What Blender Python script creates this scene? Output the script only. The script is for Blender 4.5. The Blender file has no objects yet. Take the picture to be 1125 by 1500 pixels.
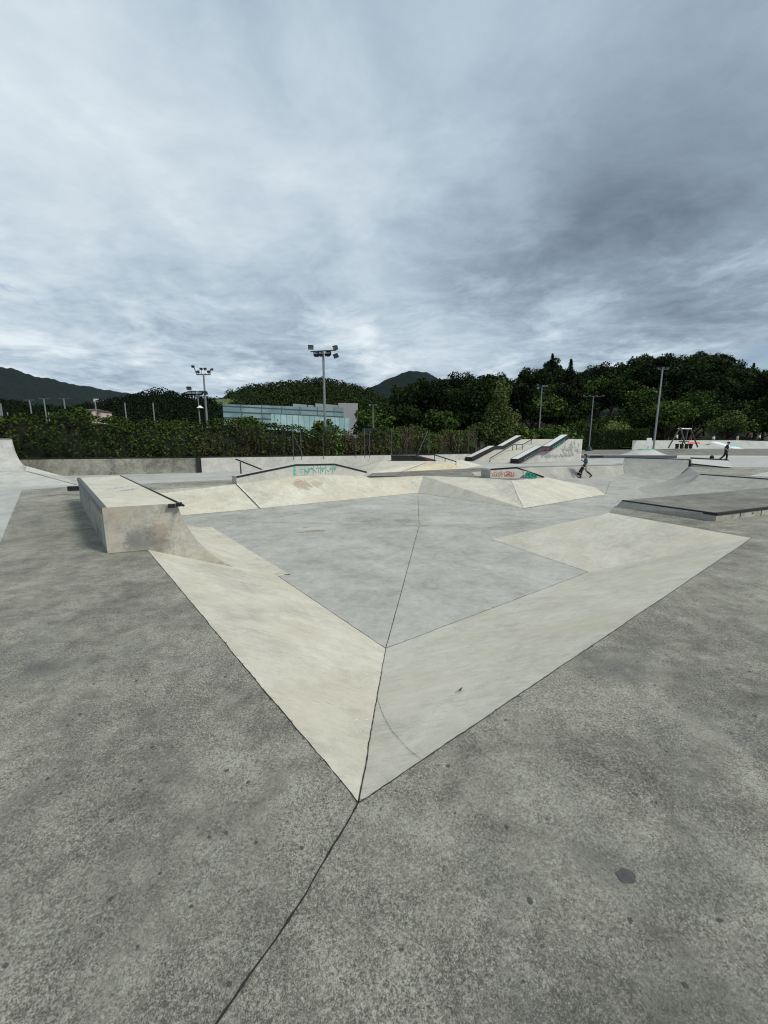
import bpy, bmesh, math, random
import numpy as np
from mathutils import Vector, Matrix
from mathutils.geometry import tessellate_polygon
random.seed(7); RNG = np.random.default_rng(7)
scene = bpy.context.scene
COL = scene.collection
# ------------------------------------------------------------------ camera model
F, HY, EYE = 580.0, 648.0, 1.65
TH = math.atan((750-HY)/F)
def ray(x, y):
    u = (x-562.5)/F; v = (750-y)/F
    return (u, math.cos(TH)+v*math.sin(TH), -math.sin(TH)+v*math.cos(TH))
def G(x, y, z=0.0):                       # where the line of sight meets level z
    d = ray(x, y); t = (z-EYE)/d[2]
    return Vector((d[0]*t, d[1]*t, z))
def A(x, y, D):                           # point at distance D ahead
    d = ray(x, y); t = D/d[1]
    return Vector((d[0]*t, D, EYE+d[2]*t))
FL = -0.75
cam = bpy.data.cameras.new('camera'); camo = bpy.data.objects.new('camera', cam); COL.objects.link(camo)
cam.sensor_fit = 'VERTICAL'; cam.sensor_height = 36; cam.lens = 36*F/1500
cam.clip_start = .05; cam.clip_end = 9000
camo.location = (0, 0, EYE); camo.rotation_euler = (math.pi/2-TH, 0, 0)
scene.camera = camo

# ------------------------------------------------------------------ mesh helpers
class MB:
    def __init__(s): s.v = []; s.f = []; s.m = []; s.mi = 0
    def add(s, vs, fs, mi=None):
        b = len(s.v); s.v += [tuple(p) for p in vs]
        for f in fs: s.f.append(tuple(i+b for i in f)); s.m.append(s.mi if mi is None else mi)
    def poly(s, pts, mi=None):
        s.add(pts, [tuple(range(len(pts)))], mi)
    def box(s, c, size, rz=0, mi=None, M=None):
        x, y, z = [k/2 for k in size]
        vs = [Vector((a*x, b*y, d*z)) for d in (-1, 1) for a, b in ((-1,-1),(1,-1),(1,1),(-1,1))]
        R = M if M is not None else Matrix.Rotation(rz, 3, 'Z')
        vs = [R @ v + Vector(c) for v in vs]
        s.add(vs, [(3,2,1,0),(4,5,6,7),(0,1,5,4),(1,2,6,5),(2,3,7,6),(3,0,4,7)], mi)
    def bar(s, a, b, w, h, mi=None):       # rectangular bar between two points
        a = Vector(a); b = Vector(b); d = (b-a); L = d.length; d.normalize()
        up = Vector((0,0,1)) if abs(d.z) < .95 else Vector((0,1,0))
        sd = d.cross(up).normalized(); up = sd.cross(d)
        M = Matrix((d, sd, up)).transposed()
        s.box((a+b)/2, (L, w, h), M=M, mi=mi)
    def tube(s, pts, r, n=8, mi=None, caps=True):
        pts = [Vector(p) for p in pts]; rs = r if isinstance(r, (list, tuple)) else [r]*len(pts)
        vs = []; fs = []
        for i, p in enumerate(pts):
            d = (pts[min(i+1, len(pts)-1)]-pts[max(i-1, 0)]).normalized()
            up = Vector((0,0,1)) if abs(d.z) < .9 else Vector((1,0,0))
            sx = d.cross(up).normalized(); sy = sx.cross(d)
            for k in range(n):
                a = 2*math.pi*k/n; vs.append(p+rs[i]*(math.cos(a)*sx+math.sin(a)*sy))
        for i in range(len(pts)-1):
            for k in range(n):
                a = i*n+k; b = i*n+(k+1) % n; fs.append((a, b, b+n, a+n))
        if caps: fs += [tuple(range(n))[::-1], tuple(range((len(pts)-1)*n, len(pts)*n))]
        s.add(vs, fs, mi)
    def loft(s, pa, pb, closed=False, caps=False, mi=None):
        n = len(pa); vs = list(pa)+list(pb); fs = []
        for i in range(n if closed else n-1):
            j = (i+1) % n; fs.append((i, j, n+j, n+i))
        if caps: fs += [tuple(range(n))[::-1], tuple(range(n, 2*n))]
        s.add(vs, fs, mi)
    def prism(s, poly, z0, z1, mi=None):
        a = [(p[0], p[1], z0) for p in poly]; b = [(p[0], p[1], z1) for p in poly]
        s.loft(a, b, True, True, mi)
    def ribbon(s, pts, w, seg=.05, jit=.25, lift=.003, mi=None, nrm=(0,0,1), wv=.5, fuzz=.15):
        nrm = Vector(nrm).normalized(); path = []
        pts = [Vector(p) for p in pts]
        for a, b in zip(pts, pts[1:]):
            k = max(1, int((b-a).length/seg))
            path += [a.lerp(b, i/k) for i in range(k)]
        path.append(pts[-1]); vs = []; off = 0
        for i, p in enumerate(path):
            d = (path[min(i+1, len(path)-1)]-path[max(i-1, 0)]).normalized(); sd = d.cross(nrm).normalized()
            off = off*.8+random.uniform(-jit, jit)*w
            wl = w*(.5+random.uniform(-wv, wv)*.5); wr = w*(.5+random.uniform(-wv, wv)*.5)
            vs += [p+sd*(off-wl)+nrm*lift, p+sd*(off+wr)+nrm*lift]
        s.add(vs, [(2*i, 2*i+1, 2*i+3, 2*i+2) for i in range(len(path)-1)], mi)
def arr(p): return [Vector(q) for q in p]
def obj(name, mb, mats, parent=None, smooth=False, fix=True):
    me = bpy.data.meshes.new(name); off = Vector((0,0,0))
    if parent is not None:
        q = parent
        while q is not None: off += q.location; q = q.parent
    me.from_pydata([tuple(Vector(v)-off) for v in mb.v], [], mb.f)
    if not isinstance(mats, (list, tuple)): mats = [mats]
    for m in mats: me.materials.append(m)
    me.polygons.foreach_set('material_index', mb.m if mats else [0]*len(mb.m))
    if fix:
        bm = bmesh.new(); bm.from_mesh(me); bmesh.ops.recalc_face_normals(bm, faces=bm.faces); bm.to_mesh(me); bm.free()
    if smooth: me.polygons.foreach_set('use_smooth', [True]*len(me.polygons))
    o = bpy.data.objects.new(name, me); COL.objects.link(o)
    if parent is not None: o.parent = parent
    return o
def tag(o, label, cat, group=None, kind=None):
    o['label'] = label; o['category'] = cat
    if group: o['group'] = group
    if kind: o['kind'] = kind
    return o
def struct(o, label=None, cat=None):
    o['kind'] = 'structure'
    if label: o['label'] = label
    if cat: o['category'] = cat
    return o
def thing(name, label, cat, loc=(0,0,0), group=None):
    o = bpy.data.objects.new(name, None); COL.objects.link(o); o.location = loc; o.empty_display_size = .2
    return tag(o, label, cat, group)
def copy_tree(o, parent=None):
    c = o.copy(); COL.objects.link(c)
    if parent is not None: c.parent = parent
    for ch in list(o.children): copy_tree(ch, c)
    return c

# ------------------------------------------------------------------ materials
class NT:
    def __init__(s, name):
        s.mat = bpy.data.materials.new(name); s.mat.use_nodes = True
        s.t = s.mat.node_tree; s.b = s.t.nodes['Principled BSDF']; s.pos = None
    def n(s, typ, **kw):
        x = s.t.nodes.new(typ)
        for k, v in kw.items(): setattr(x, k, v)
        return x
    def l(s, a, b): s.t.links.new(a, b)
    def put(s, sock, v):
        if isinstance(v, bpy.types.NodeSocket): s.l(v, sock)
        else: sock.default_value = v
    def co(s, scale=1, rot=(0,0,0)):
        if s.pos is None: s.pos = s.n('ShaderNodeTexCoord').outputs['Object']
        if scale == 1 and rot == (0,0,0): return s.pos
        m = s.n('ShaderNodeMapping'); m.inputs['Scale'].default_value = scale if isinstance(scale, tuple) else (scale,)*3
        m.inputs['Rotation'].default_value = rot
        s.l(s.pos, m.inputs['Vector']); return m.outputs[0]
    def noise(s, scale, detail=4, rough=.55, dist=0, vec=None):
        x = s.n('ShaderNodeTexNoise'); x.inputs['Scale'].default_value = scale; x.inputs['Detail'].default_value = detail
        x.inputs['Roughness'].default_value = rough; x.inputs['Distortion'].default_value = dist
        s.l(vec if vec is not None else s.co(), x.inputs['Vector']); return x.outputs['Fac']
    def voro(s, scale, out='Distance', vec=None, feat='F1'):
        x = s.n('ShaderNodeTexVoronoi', feature=feat); x.inputs['Scale'].default_value = scale
        s.l(vec if vec is not None else s.co(), x.inputs['Vector']); return x.outputs[out]
    def math(s, op, a, b=0.0, clamp=False):
        x = s.n('ShaderNodeMath', operation=op, use_clamp=clamp); s.put(x.inputs[0], a); s.put(x.inputs[1], b); return x.outputs[0]
    def rng(s, v, a, b, c=0., d=1.):
        x = s.n('ShaderNodeMapRange'); s.put(x.inputs[0], v)
        for i, k in enumerate((a, b, c, d)): x.inputs[i+1].default_value = k
        return x.outputs[0]
    def mix(s, f, a, b, blend='MIX'):
        x = s.n('ShaderNodeMix', data_type='RGBA', blend_type=blend)
        s.put(x.inputs[0], f)
        s.put(x.inputs[6], a if isinstance(a, bpy.types.NodeSocket) else (*a, 1)); s.put(x.inputs[7], b if isinstance(b, bpy.types.NodeSocket) else (*b, 1))
        return x.outputs[2]
    def bump(s, h, dist=.01, strength=.5):
        x = s.n('ShaderNodeBump'); x.inputs['Distance'].default_value = dist; x.inputs['Strength'].default_value = strength
        s.l(h, x.inputs['Height']); s.l(x.outputs[0], s.b.inputs['Normal'])
    def done(s, col, rough=.8, metal=0., spec=.3):
        s.put(s.b.inputs['Base Color'], col if isinstance(col, bpy.types.NodeSocket) else (*col, 1))
        s.put(s.b.inputs['Roughness'], rough); s.b.inputs['Metallic'].default_value = metal
        s.b.inputs['Specular IOR Level'].default_value = spec
        return s.mat
def concrete(name, dark, mid, light, big=.5, grain=.35, agg=0., streak=.3, warm=None, bumpd=.004, spots=.0, rot=.6, con=1., patch=None, scr=0.):
    t = NT(name)
    n1 = t.noise(big, 6, .6, .6); n2 = t.noise(big*4.7, 6, .65, .4); n2b = t.noise(big*19, 5, .65, .3)
    st = t.math('ADD', t.math('MULTIPLY', t.noise(1, 8, .72, .5, t.co((2.6, 11, 3), (0, 0, rot))), .6), t.math('MULTIPLY', t.noise(1, 6, .7, .3, t.co((14, 60, 14), (0, 0, rot+.25))), .4))
    n3 = t.noise(60, 5, .72); n4 = t.noise(230, 3, .7)
    def term(f, n, w): return t.math('ADD', f, t.math('MULTIPLY', t.math('SUBTRACT', n, .5), w))
    f = term(.5, n1, 1.0*con); f = term(f, n2, .9*con); f = term(f, n2b, .6*con); f = term(f, st, streak*1.4); f = term(f, n3, grain); f = term(f, n4, grain*1.1)
    c = t.mix(t.rng(f, .22, .5), dark, mid); c = t.mix(t.rng(f, .5, .80), c, light)
    h = t.math('ADD', n3, t.math('MULTIPLY', n4, .6))
    if warm:
        w = t.rng(t.noise(.8, 5, .6, 1.), .48, .66); c = t.mix(t.math('MULTIPLY', w, .6), c, warm)
    if agg:
        wear = t.rng(t.noise(1.3, 7, .7, .8), .38, .60, .30, 1.)
        g1 = t.noise(88, 5, .85, .5); g2 = t.noise(210, 4, .85, .3, t.co(1, (.4,.2,1.1)))
        gg = t.math('ADD', t.math('MULTIPLY', t.math('SUBTRACT', g1, .5), 2.6), t.math('MULTIPLY', t.math('SUBTRACT', g2, .5), 2.6))
        f = t.math('ADD', f, t.math('MULTIPLY', t.math('MULTIPLY', gg, wear), agg))
        c = t.mix(t.rng(f, .16, .5), dark, mid); c = t.mix(t.rng(f, .5, .86), c, light)
        h = t.math('ADD', h, t.math('MULTIPLY', gg, .8))
        d2 = t.voro(15, 'Distance'); c2 = t.n('ShaderNodeSeparateColor'); t.l(t.voro(15, 'Color'), c2.inputs[0])
        rad = t.math('MULTIPLY', t.math('SUBTRACT', c2.outputs[0], .55), .40)
        k2 = t.math('MULTIPLY', t.math('GREATER_THAN', rad, t.math('ADD', d2, t.math('MULTIPLY', t.math('SUBTRACT', n3, .5), .35))), .75)
        c = t.mix(k2, c, (.045, .047, .045))
        # bluish damp stains
        dm = t.rng(t.noise(.75, 6, .62, .9, t.co(1, (0,0,2.))), .56, .68); c = t.mix(t.math('MULTIPLY', dm, .38), c, (.115,.122,.128))
    if scr:
        s1 = t.noise(1, 4, .6, .6, t.co((7, 75, 9), (0, 0, rot+.35))); s2 = t.noise(1, 4, .6, .6, t.co((5, 60, 9), (0, 0, rot-.6))); m_ = t.rng(t.noise(1.6, 5, .7), .45, .62)
        c = t.mix(t.math('MULTIPLY', t.math('MULTIPLY', t.rng(s1, .60, .68), m_), scr), c, tuple(min(.75, x*1.12) for x in light))
        c = t.mix(t.math('MULTIPLY', t.rng(s2, .61, .70), scr*.7), c, tuple(x*.62 for x in dark))
        sp2 = t.rng(t.noise(26, 6, .8), .655, .70); c = t.mix(t.math('MULTIPLY', sp2, scr*.8), c, tuple(x*.55 for x in dark))
    if spots:
        sp = t.rng(t.noise(2.1, 8, .78, 1.2), .56, .66); c = t.mix(t.math('MULTIPLY', sp, spots), c, tuple(x*.5 for x in dark))
    if patch:
        for (ctr, r, colr, amt, nz) in patch:
            v = t.n('ShaderNodeVectorMath', operation='DISTANCE'); t.l(t.co(), v.inputs[0]); v.inputs[1].default_value = ctr
            k = t.math('ADD', t.math('MULTIPLY', v.outputs['Value'], 1/r), t.math('MULTIPLY', t.math('SUBTRACT', t.noise(nz, 7, .75), .5), 3.2))
            c = t.mix(t.math('MULTIPLY', t.rng(k, 1.05, .85), amt), c, colr)
    t.bump(h, bumpd, .6)
    return t.done(c, .85, 0, .2)
def plain(name, col, rough=.6, metal=0., var=.25, scale=8, bumpd=0, spec=.4):
    t = NT(name); n = t.noise(scale, 5, .6)
    c = t.mix(t.rng(n, .3, .7), tuple(x*(1-var) for x in col), tuple(min(1, x*(1+var)) for x in col))
    if bumpd: t.bump(n, bumpd, .5)
    return t.done(c, rough, metal, spec)
def leafmat(name, a, b, c3, trans=.25):
    t = NT(name); g = t.n('ShaderNodeNewGeometry'); r = g.outputs['Random Per Island']
    big = t.noise(.45, 3, .6)
    f = t.math('ADD', t.math('MULTIPLY', r, .5), t.math('MULTIPLY', big, .62))
    c = t.mix(t.rng(f, .25, .62), a, b); c = t.mix(t.rng(f, .68, .95), c, c3)
    oi = t.n('ShaderNodeObjectInfo'); k = t.rng(oi.outputs['Random'], 0, 1, .42, 1.6)
    hs = t.n('ShaderNodeHueSaturation'); t.l(k, hs.inputs['Value']); t.l(t.rng(oi.outputs['Random'], 0, 1, .515, .485), hs.inputs['Hue']); t.l(c, hs.inputs['Color'])
    return t.done(hs.outputs[0], .8, 0, .06)
M = {}
M['deck'] = concrete('worn_grey_concrete', (.094,.093,.078), (.250,.243,.200), (.48,.465,.388), .42, .3, 1.25, .3, bumpd=.007, con=.85)
M['plaza'] = concrete('smooth_pale_concrete', (.29,.295,.28), (.41,.412,.38), (.52,.518,.475), .3, .12, 0, .25, bumpd=.002, con=.7)
M['floor'] = concrete('power_floated_concrete', (.24,.238,.218), (.375,.37,.335), (.51,.50,.45), .45, .2, 0, .22, bumpd=.002, spots=.0, con=.75, scr=.6)
M['bank'] = concrete('cream_concrete', (.36,.345,.29), (.53,.505,.42), (.66,.635,.545), .5, .36, 0, .3, warm=(.51,.46,.36), bumpd=.003, rot=.9, con=.7, scr=.85)
M['bank_grey'] = concrete('grey_cream_concrete', (.39,.37,.305), (.555,.525,.435), (.68,.65,.555), .5, .38, 0, .32, warm=(.54,.49,.38), bumpd=.003, rot=-.5, con=.7, scr=.85)
M['bank_far'] = concrete('rust_marked_cream_concrete', (.37,.36,.30), (.51,.49,.40), (.65,.63,.53), .5, .3, 0, .3, scr=.7, warm=(.54,.47,.36), rot=.9, con=.9, patch=[((-3.45,16.75,.0), .42, (.33,.25,.19), .75, 5), ((-2.9,17.2,.0), .3, (.36,.29,.23), .6, 7)])
M['white_concrete'] = concrete('whitened_concrete', (.52,.52,.50), (.65,.65,.63), (.74,.74,.72), .7, .1, 0, .15, con=.5)
M['tan'] = concrete('tan_concrete', (.42,.375,.27), (.53,.47,.335), (.60,.54,.41), .5, .15, 0, .2)
M['qp'] = concrete('rough_grey_concrete', (.24,.235,.215), (.345,.335,.30), (.46,.445,.395), .6, .5, 0, .2, bumpd=.004, con=.7)
M['pale'] = concrete('pale_cast_concrete', (.34,.34,.31), (.465,.46,.425), (.57,.565,.52), .7, .16, 0, .2, con=.8)
M['cast'] = concrete('stained_cast_concrete', (.20,.20,.175), (.37,.36,.305), (.50,.48,.41), 1.1, .3, 0, .15, warm=(.42,.33,.23), bumpd=.003, spots=.7)
M['wallold'] = concrete('weathered_wall_concrete', (.13,.13,.11), (.26,.255,.215), (.38,.37,.31), .7, .3, 0, .3, spots=.7, rot=1.57)
M['greenwall'] = concrete('shaded_stained_concrete', (.12,.14,.13), (.24,.265,.24), (.38,.39,.345), .9, .25, 0, .3, warm=(.3,.27,.2), spots=.5)  # box's left face: shade put into the colour, plus green tint and spots
M['padtop'] = concrete('dark_slab_concrete', (.12,.115,.10), (.185,.177,.153), (.28,.268,.23), .6, .25, 0, .35, bumpd=.003)
M['joint'] = plain('joint_dirt', (.028,.027,.022), .95, 0, .4, 40)
M['faint'] = plain('hairline_dirt', (.15,.15,.14), .95, 0, .3, 30)
M['chalk'] = plain('chalky_scuff', (.62,.61,.56), .95, 0, .15, 30)
M['scuff'] = plain('pale_scuff', (.27,.265,.23), .95, 0, .45, 60)
M['stain'] = plain('dark_stain', (.07,.072,.072), .8, 0, .3, 40)
M['rust'] = plain('rusty_stain', (.34,.27,.17), .9, 0, .3, 14)
M['black'] = plain('black_painted_steel', (.016,.016,.017), .5, .2, .4, 14)
M['steel'] = plain('galvanised_steel', (.30,.32,.33), .45, .7, .15, 6)
M['pole'] = plain('weathered_pole_paint', (.19,.205,.21), .55, .3, .2, 5)
M['poledark'] = plain('dark_pole_paint', (.085,.095,.1), .55, .3, .2, 5)
M['polegreen'] = plain('dull_green_paint', (.035,.06,.05), .6, 0, .2, 5)
M['edge'] = plain('worn_steel_angle', (.085,.092,.095), .5, .5, .3, 12)
M['lampglass'] = plain('floodlight_glass', (.12,.14,.15), .15, 0, .1, 4)
M['white'] = plain('white_enamel', (.72,.73,.72), .5, 0, .08, 4)
M['red'] = plain('red_spray_paint', (.52,.10,.05), .7, 0, .3, 12)
M['pink'] = plain('coral_spray_paint', (.62,.12,.10), .7, 0, .3, 12)
M['teal'] = plain('teal_spray_paint', (.02,.29,.20), .7, 0, .35, 9)
M['mint'] = plain('mint_spray_paint', (.12,.44,.34), .7, 0, .3, 12)
M['cyan'] = plain('cyan_spray_paint', (.16,.50,.52), .7, 0, .3, 5)
M['violet'] = plain('violet_spray_paint', (.13,.12,.36), .7, 0, .3, 12)
M['magenta'] = plain('magenta_paint', (.22,.03,.10), .6, 0, .5, 6)
M['greyink'] = plain('grey_marker_ink', (.16,.18,.19), .8, 0, .3, 12)
M['offwhite'] = plain('cream_wall_paint', (.66,.62,.54), .8, 0, .12, 5)
M['soil'] = plain('dry_soil', (.07,.06,.04), .95, 0, .4, 2)
M['grass'] = plain('mown_grass', (.065,.09,.03), .95, 0, .4, .05)
M['leaf_hedge'] = leafmat('ivy_leaf', (.016,.029,.006), (.060,.096,.019), (.18,.225,.06))
M['leaf_dark'] = leafmat('dark_oak_leaf', (.004,.009,.002), (.013,.026,.006), (.044,.067,.017))
M['leaf_mid'] = leafmat('green_ash_leaf', (.012,.026,.006), (.036,.066,.014), (.088,.13,.03))
M['leaf_yellow'] = leafmat('yellow_green_leaf', (.036,.055,.014), (.09,.118,.035), (.17,.20,.075))
M['twig'] = leafmat('dry_twig', (.018,.014,.009), (.05,.038,.024), (.10,.085,.055))
M['bark'] = plain('bark', (.06,.05,.04), .95, 0, .4, 6)
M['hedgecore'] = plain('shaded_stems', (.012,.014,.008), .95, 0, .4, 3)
M['net'] = plain('green_windbreak_net', (.006,.022,.018), .9, 0, .3, 3)
M['skin'] = plain('skin', (.36,.21,.14), .55, 0, .1, 10)
M['hair'] = plain('dark_hair', (.018,.014,.012), .6, 0, .3, 60)
M['navy'] = plain('slate_blue_cotton', (.05,.095,.12), .9, 0, .3, 12)
M['sand'] = plain('sand_cotton', (.40,.35,.31), .9, 0, .15, 12)
M['blackcloth'] = plain('black_cotton', (.014,.014,.016), .9, 0, .3, 12)
M['shirtwhite'] = plain('white_cotton', (.7,.7,.68), .9, 0, .08, 12)
M['shirtred'] = plain('dark_red_cotton', (.16,.05,.05), .9, 0, .2, 12)
M['rubber'] = plain('shoe_rubber', (.02,.02,.02), .8, 0, .3, 12)
M['wood'] = plain('dark_timber', (.075,.06,.05), .8, 0, .3, 10)
M['roofgrey'] = plain('grey_roof_cladding', (.27,.275,.29), .6, 0, .08, .4)
M['rooftile'] = plain('brown_roof_tile', (.10,.07,.06), .8, 0, .2, 2)

# ------------------------------------------------------------------ skatepark ground
APEX = G(525,1178); L1 = Vector((-3.76,6.06,0)); R1 = G(1102,788); R2 = G(893,751)
C0 = G(565,950,FL); CL = Vector((-2.02,7.02,FL)); CR = G(862,838,FL); C3 = G(720,790,FL)
BF = G(425,842,FL)
FA = G(258,756,FL); FB = G(380,745,FL); F3 = G(612,722,FL); F4 = G(768,745,FL); F5 = G(887,724.5,FL)
fdir = (FB-FA).normalized(); FZ = FA-fdir*4.5
TA = G(230,717.5); TB = Vector((-5.92,15.88,0)); TZ = TA-fdir*4.0
TE = Vector((-.85,19.45,0)); TF = G(620,696.8); TG = G(705,699.8); TH_ = G(749,703.5); TI = G(796,700)
HUMP1 = Vector((-3.85,17.34,.19)); HUMP2 = Vector((-2.28,18.44,.16))
COPF = Vector((-3.28,6.2,.7)); COPM = Vector((-6.75,10.38,.7)); BRT = Vector((-7.63,11.43,.7)); BLT = Vector((-8.3,10.72,.7)); FLT = Vector((-4.16,5.76,.7))
PADN = G(1050,752,.18); PADL = G(918,735,.18); PDIR = Vector((.917,.40,0)).normalized()
PADLB = PADL+Vector((.05,.28,0))
QC1 = G(1026,695,.05); QC2 = G(1125,702,.05); QC3 = QC2+(QC2-QC1)*1.6
QB1 = G(966,727.5,FL); QBo = QB1-Vector((QC1.x,QC1.y,FL)); QB3 = Vector((QC3.x,QC3.y,FL))+QBo
QA1 = G(915,670.5,.5); QA2 = G(1010,673,.5); QAB1 = G(898,698.5,FL); QAB2 = G(984,704,FL)
K1 = G(690,691.5); K2 = G(780,684.5); K3 = G(912,681.5)
PT = G(652,691.6)                        # where the dark deck forks
PBK = G(702,697.2); PTIP = Vector((TI.x+.25, TI.y+.35, 0))
def fl(v, z=0.): return Vector((v.x, v.y, z))
HOLE = [APEX, R1, R2, fl(PADLB)+Vector((-.12,.1,0)), fl(PADLB)+PDIR*9, fl(QC3), fl(QC2), fl(QC1), fl(QA2), fl(QA1), K3, K2, K1, PT, PBK, PTIP, TI, TH_, TG, TF, TE,
        fl(HUMP2), fl(HUMP1), TB, TA, TZ, Vector((-9.6,13.0,0)), fl(BRT)-Vector((.1,.1,0)), fl(COPF)-Vector((.12,-.05,0)), L1]
def sheet(outer, hole, z, mi=0, mb=None):
    mb = mb or MB(); a = [Vector((p[0], p[1], 0)) for p in outer]; b = [Vector((p[0], p[1], 0)) for p in hole] if hole else None
    tri = tessellate_polygon([a, b] if b else [a])
    pts = a+(b or [])
    mb.add([Vector((p.x, p.y, z)) for p in pts], [tuple(t) for t in tri], mi); return mb
# pale plaza with the basin cut out
outer = [(-60,-30),(110,-30),(110,77),(50,79),(29.5,79),(19.8,48.3),(8.2,36.75),(-10.2,22.05),(-26,16.3),(-60,4)]
mb = sheet(outer, HOLE, 0.0)
for a, b in zip(HOLE, HOLE[1:]+HOLE[:1]):       # vertical edge of the slab, under the banks
    mb.poly([fl(a,-.001), fl(b,-.001), fl(b,FL-.3), fl(a,FL-.3)])
mb.mi = 1
mb.ribbon([G(300,694), G(520,683)], .03, .5); mb.ribbon([G(180,704), G(345,698)], .025, .5)
struct(obj('plaza_pavement', mb, [M['plaza'], M['faint']]), 'smooth pale concrete plaza around the sunken basin', 'pavement')
# dark worn deck, laid 4 mm higher
a0, a1, a2 = G(0,795), G(32,718), G(115,712)
DK = [APEX, L1, fl(COPF)-Vector((.12,-.05,0)), fl(BRT)-Vector((.1,.1,0)), Vector((-9.6,13.0,0)), TZ, TA, TB, G(345,702.5), G(220,708), G(150,711.2), a2, a1, a0,
      a0+(a0-a1)*2.2, Vector((-40,-25,0)), Vector((70,-25,0)), Vector((70,24,0)), G(1073,684.5)+Vector((6,0,0)), G(1073,684.5), fl(QA2)+Vector((.02,0,0)), fl(QC1), fl(QC2), fl(QC3),
      fl(PADLB)+PDIR*9, fl(PADLB)+Vector((-.12,.1,0)), R2, R1]
mb = sheet(DK, None, .004)
mb.mi = 1
mb.ribbon([APEX, G(440,1322), G(318,1502), G(150,1780)], .008, .03, .25, .006)
mb.ribbon([APEX, L1], .0065, .03, .3, .006)
mb.ribbon([APEX, R1], .0055, .03, .3, .006)
mb.ribbon([G(158,811.5), G(216,806.5)], .014, .03, .3, .006)
def chips(mb, a, b, n, mi, z=.0062):
    for k in range(n):
        t_ = random.random(); p = a.lerp(b, t_); r = random.uniform(.002,.007)*(1+.6*t_)
        blot(mb, p+Vector((random.uniform(-.008,.008), random.uniform(-.008,.008), 0)), r, r*.5, random.random()*3, z, 9, mi, .45)
def blot(mb, c, rx, ry, rot=0, z=.0065, n=22, mi=None, jit=.25):
    ps = []
    for k in range(n):
        a = 2*math.pi*k/n; r = 1+random.uniform(-jit, jit)
        p = Matrix.Rotation(rot, 3, 'Z') @ Vector((math.cos(a)*rx*r, math.sin(a)*ry*r, 0)); ps.append(Vector((c.x+p.x, c.y+p.y, z)))
    mb.poly(ps, mi)
chips(mb, APEX, L1, 130, 1); chips(mb, APEX, R1, 130, 1)
mb.mi = 3
for k in range(16):
    px_ = random.uniform(60,1080); py_ = random.uniform(900,1350)
    if py_ < 1230 and 525-309*(1178-py_)/371-90 < px_ < 525+577*(1178-py_)/390+90: continue
    p_ = G(px_, py_); a_ = random.uniform(0,3.1); l_ = random.uniform(.04,.16)
    mb.ribbon([p_, p_+Vector((math.cos(a_)*l_, math.sin(a_)*l_, 0))], .004, .008, .5, .0055, None, (0,0,1), .9)
mb.mi = 2
blot(mb, G(917,1285), .035, .027, .3, mi=2, jit=.12); blot(mb, G(1054,1350), .010, .007, mi=2); blot(mb, G(767,1440), .006, .005, mi=2); blot(mb, G(280,1330), .008, .006, mi=2)
for k in range(60):
    x = random.uniform(0, 1125); y = random.uniform(1150, 1495)
    if abs(x-525) < 60 and y < 1200: continue
    blot(mb, G(x, y), random.uniform(.0018,.0045), random.uniform(.0015,.003), random.random()*3, mi=2, n=9)
struct(obj('deck_pavement', mb, [M['deck'], M['joint'], M['stain'], M['scuff']]), 'worn dark grey concrete deck in front of the basin', 'pavement')
# dark strip behind the far banks
mb = sheet([G(538,698.3), G(545,693.2), G(640,688.2), G(705,685.7), G(780,683.0), G(905,680.6), K3, K2, K1, PT, PBK, PTIP, TI, TH_, TG, TF, TE], None, .004)
struct(obj('strip_pavement', mb, M['padtop']), 'dark concrete strip behind the far banks', 'pavement')
# basin floor
mb = MB(); mb.poly([Vector(p) for p in ((-14,3,FL),(24,3,FL),(26,34,FL),(-14,34,FL))])
mb.mi = 1
mb.ribbon([C0, G(590,860,FL), G(614,770,FL), F3], .008, .1, .1, .004)
mb.ribbon([C0, CL], .007, .06, .4, .004); mb.ribbon([C0, CR], .006, .06, .4, .004); mb.ribbon([CR, C3], .007, .08, .3, .004); mb.ribbon([CL, BF], .03, .04, .3, .005)
mb.ribbon([FA, FB, F3, F4, F5], .02, .15, .3, .004)
mb.mi = 2
mb.ribbon([G(330,764,FL), G(614,770,FL), G(800,766,FL)], .012, .2, .3, .004)
mb.ribbon([G(888,722,FL), G(893,705,FL)], .02, .2, .3, .004)
mb.mi = 3
blot(mb, G(615,770,FL), .14, .10, 0, FL+.006)
for (x, y, r) in ((455,778,.13),(470,777,.09),(440,780,.07),(448,773,.05)): blot(mb, G(x,y,FL), r*1.3, r*.7, .2, FL+.0055, 24, None, .4)
struct(obj('basin_floor', mb, [M['floor'], M['joint'], M['faint'], M['rust']]), 'smooth grey floor of the sunken skate basin', 'floor')
# banks
def bank(pts, mat, label, extra=None, mats=None):
    mb = MB(); mb.poly(pts)
    if extra: extra(mb)
    return struct(obj('basin_bank', mb, mats or [mat, M['joint'], M['chalk'], M['stain']], None, fix=False), label, 'bank')
nL = (L1-APEX).cross(C0-APEX).normalized(); nL = nL if nL.z > 0 else -nL
nR = (R1-APEX).cross(C0-APEX).normalized(); nR = nR if nR.z > 0 else -nR
def bary(A0, B0, C_, D_, u, v): return A0.lerp(B0, u).lerp(D_.lerp(C_, u), v)
def ex1(mb):
    mb.mi = 1; mb.ribbon([APEX, C0], .0065, .03, .3, .004, None, (nL+nR))
    mb.mi = 2
    for k in range(26):
        t = random.uniform(.22, .8); p = APEX.lerp(C0, t)-Vector((random.uniform(.03,.16), 0, 0)); q = p+Vector((random.uniform(-.03,.03), random.uniform(-.02,.05), 0))
        for r in (p, q): r.z = APEX.z-((r-APEX).dot(Vector((nL.x,nL.y,0)))/nL.z)
        mb.ribbon([p, q], random.uniform(.003,.008), .01, .3, .003, None, nL)
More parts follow.
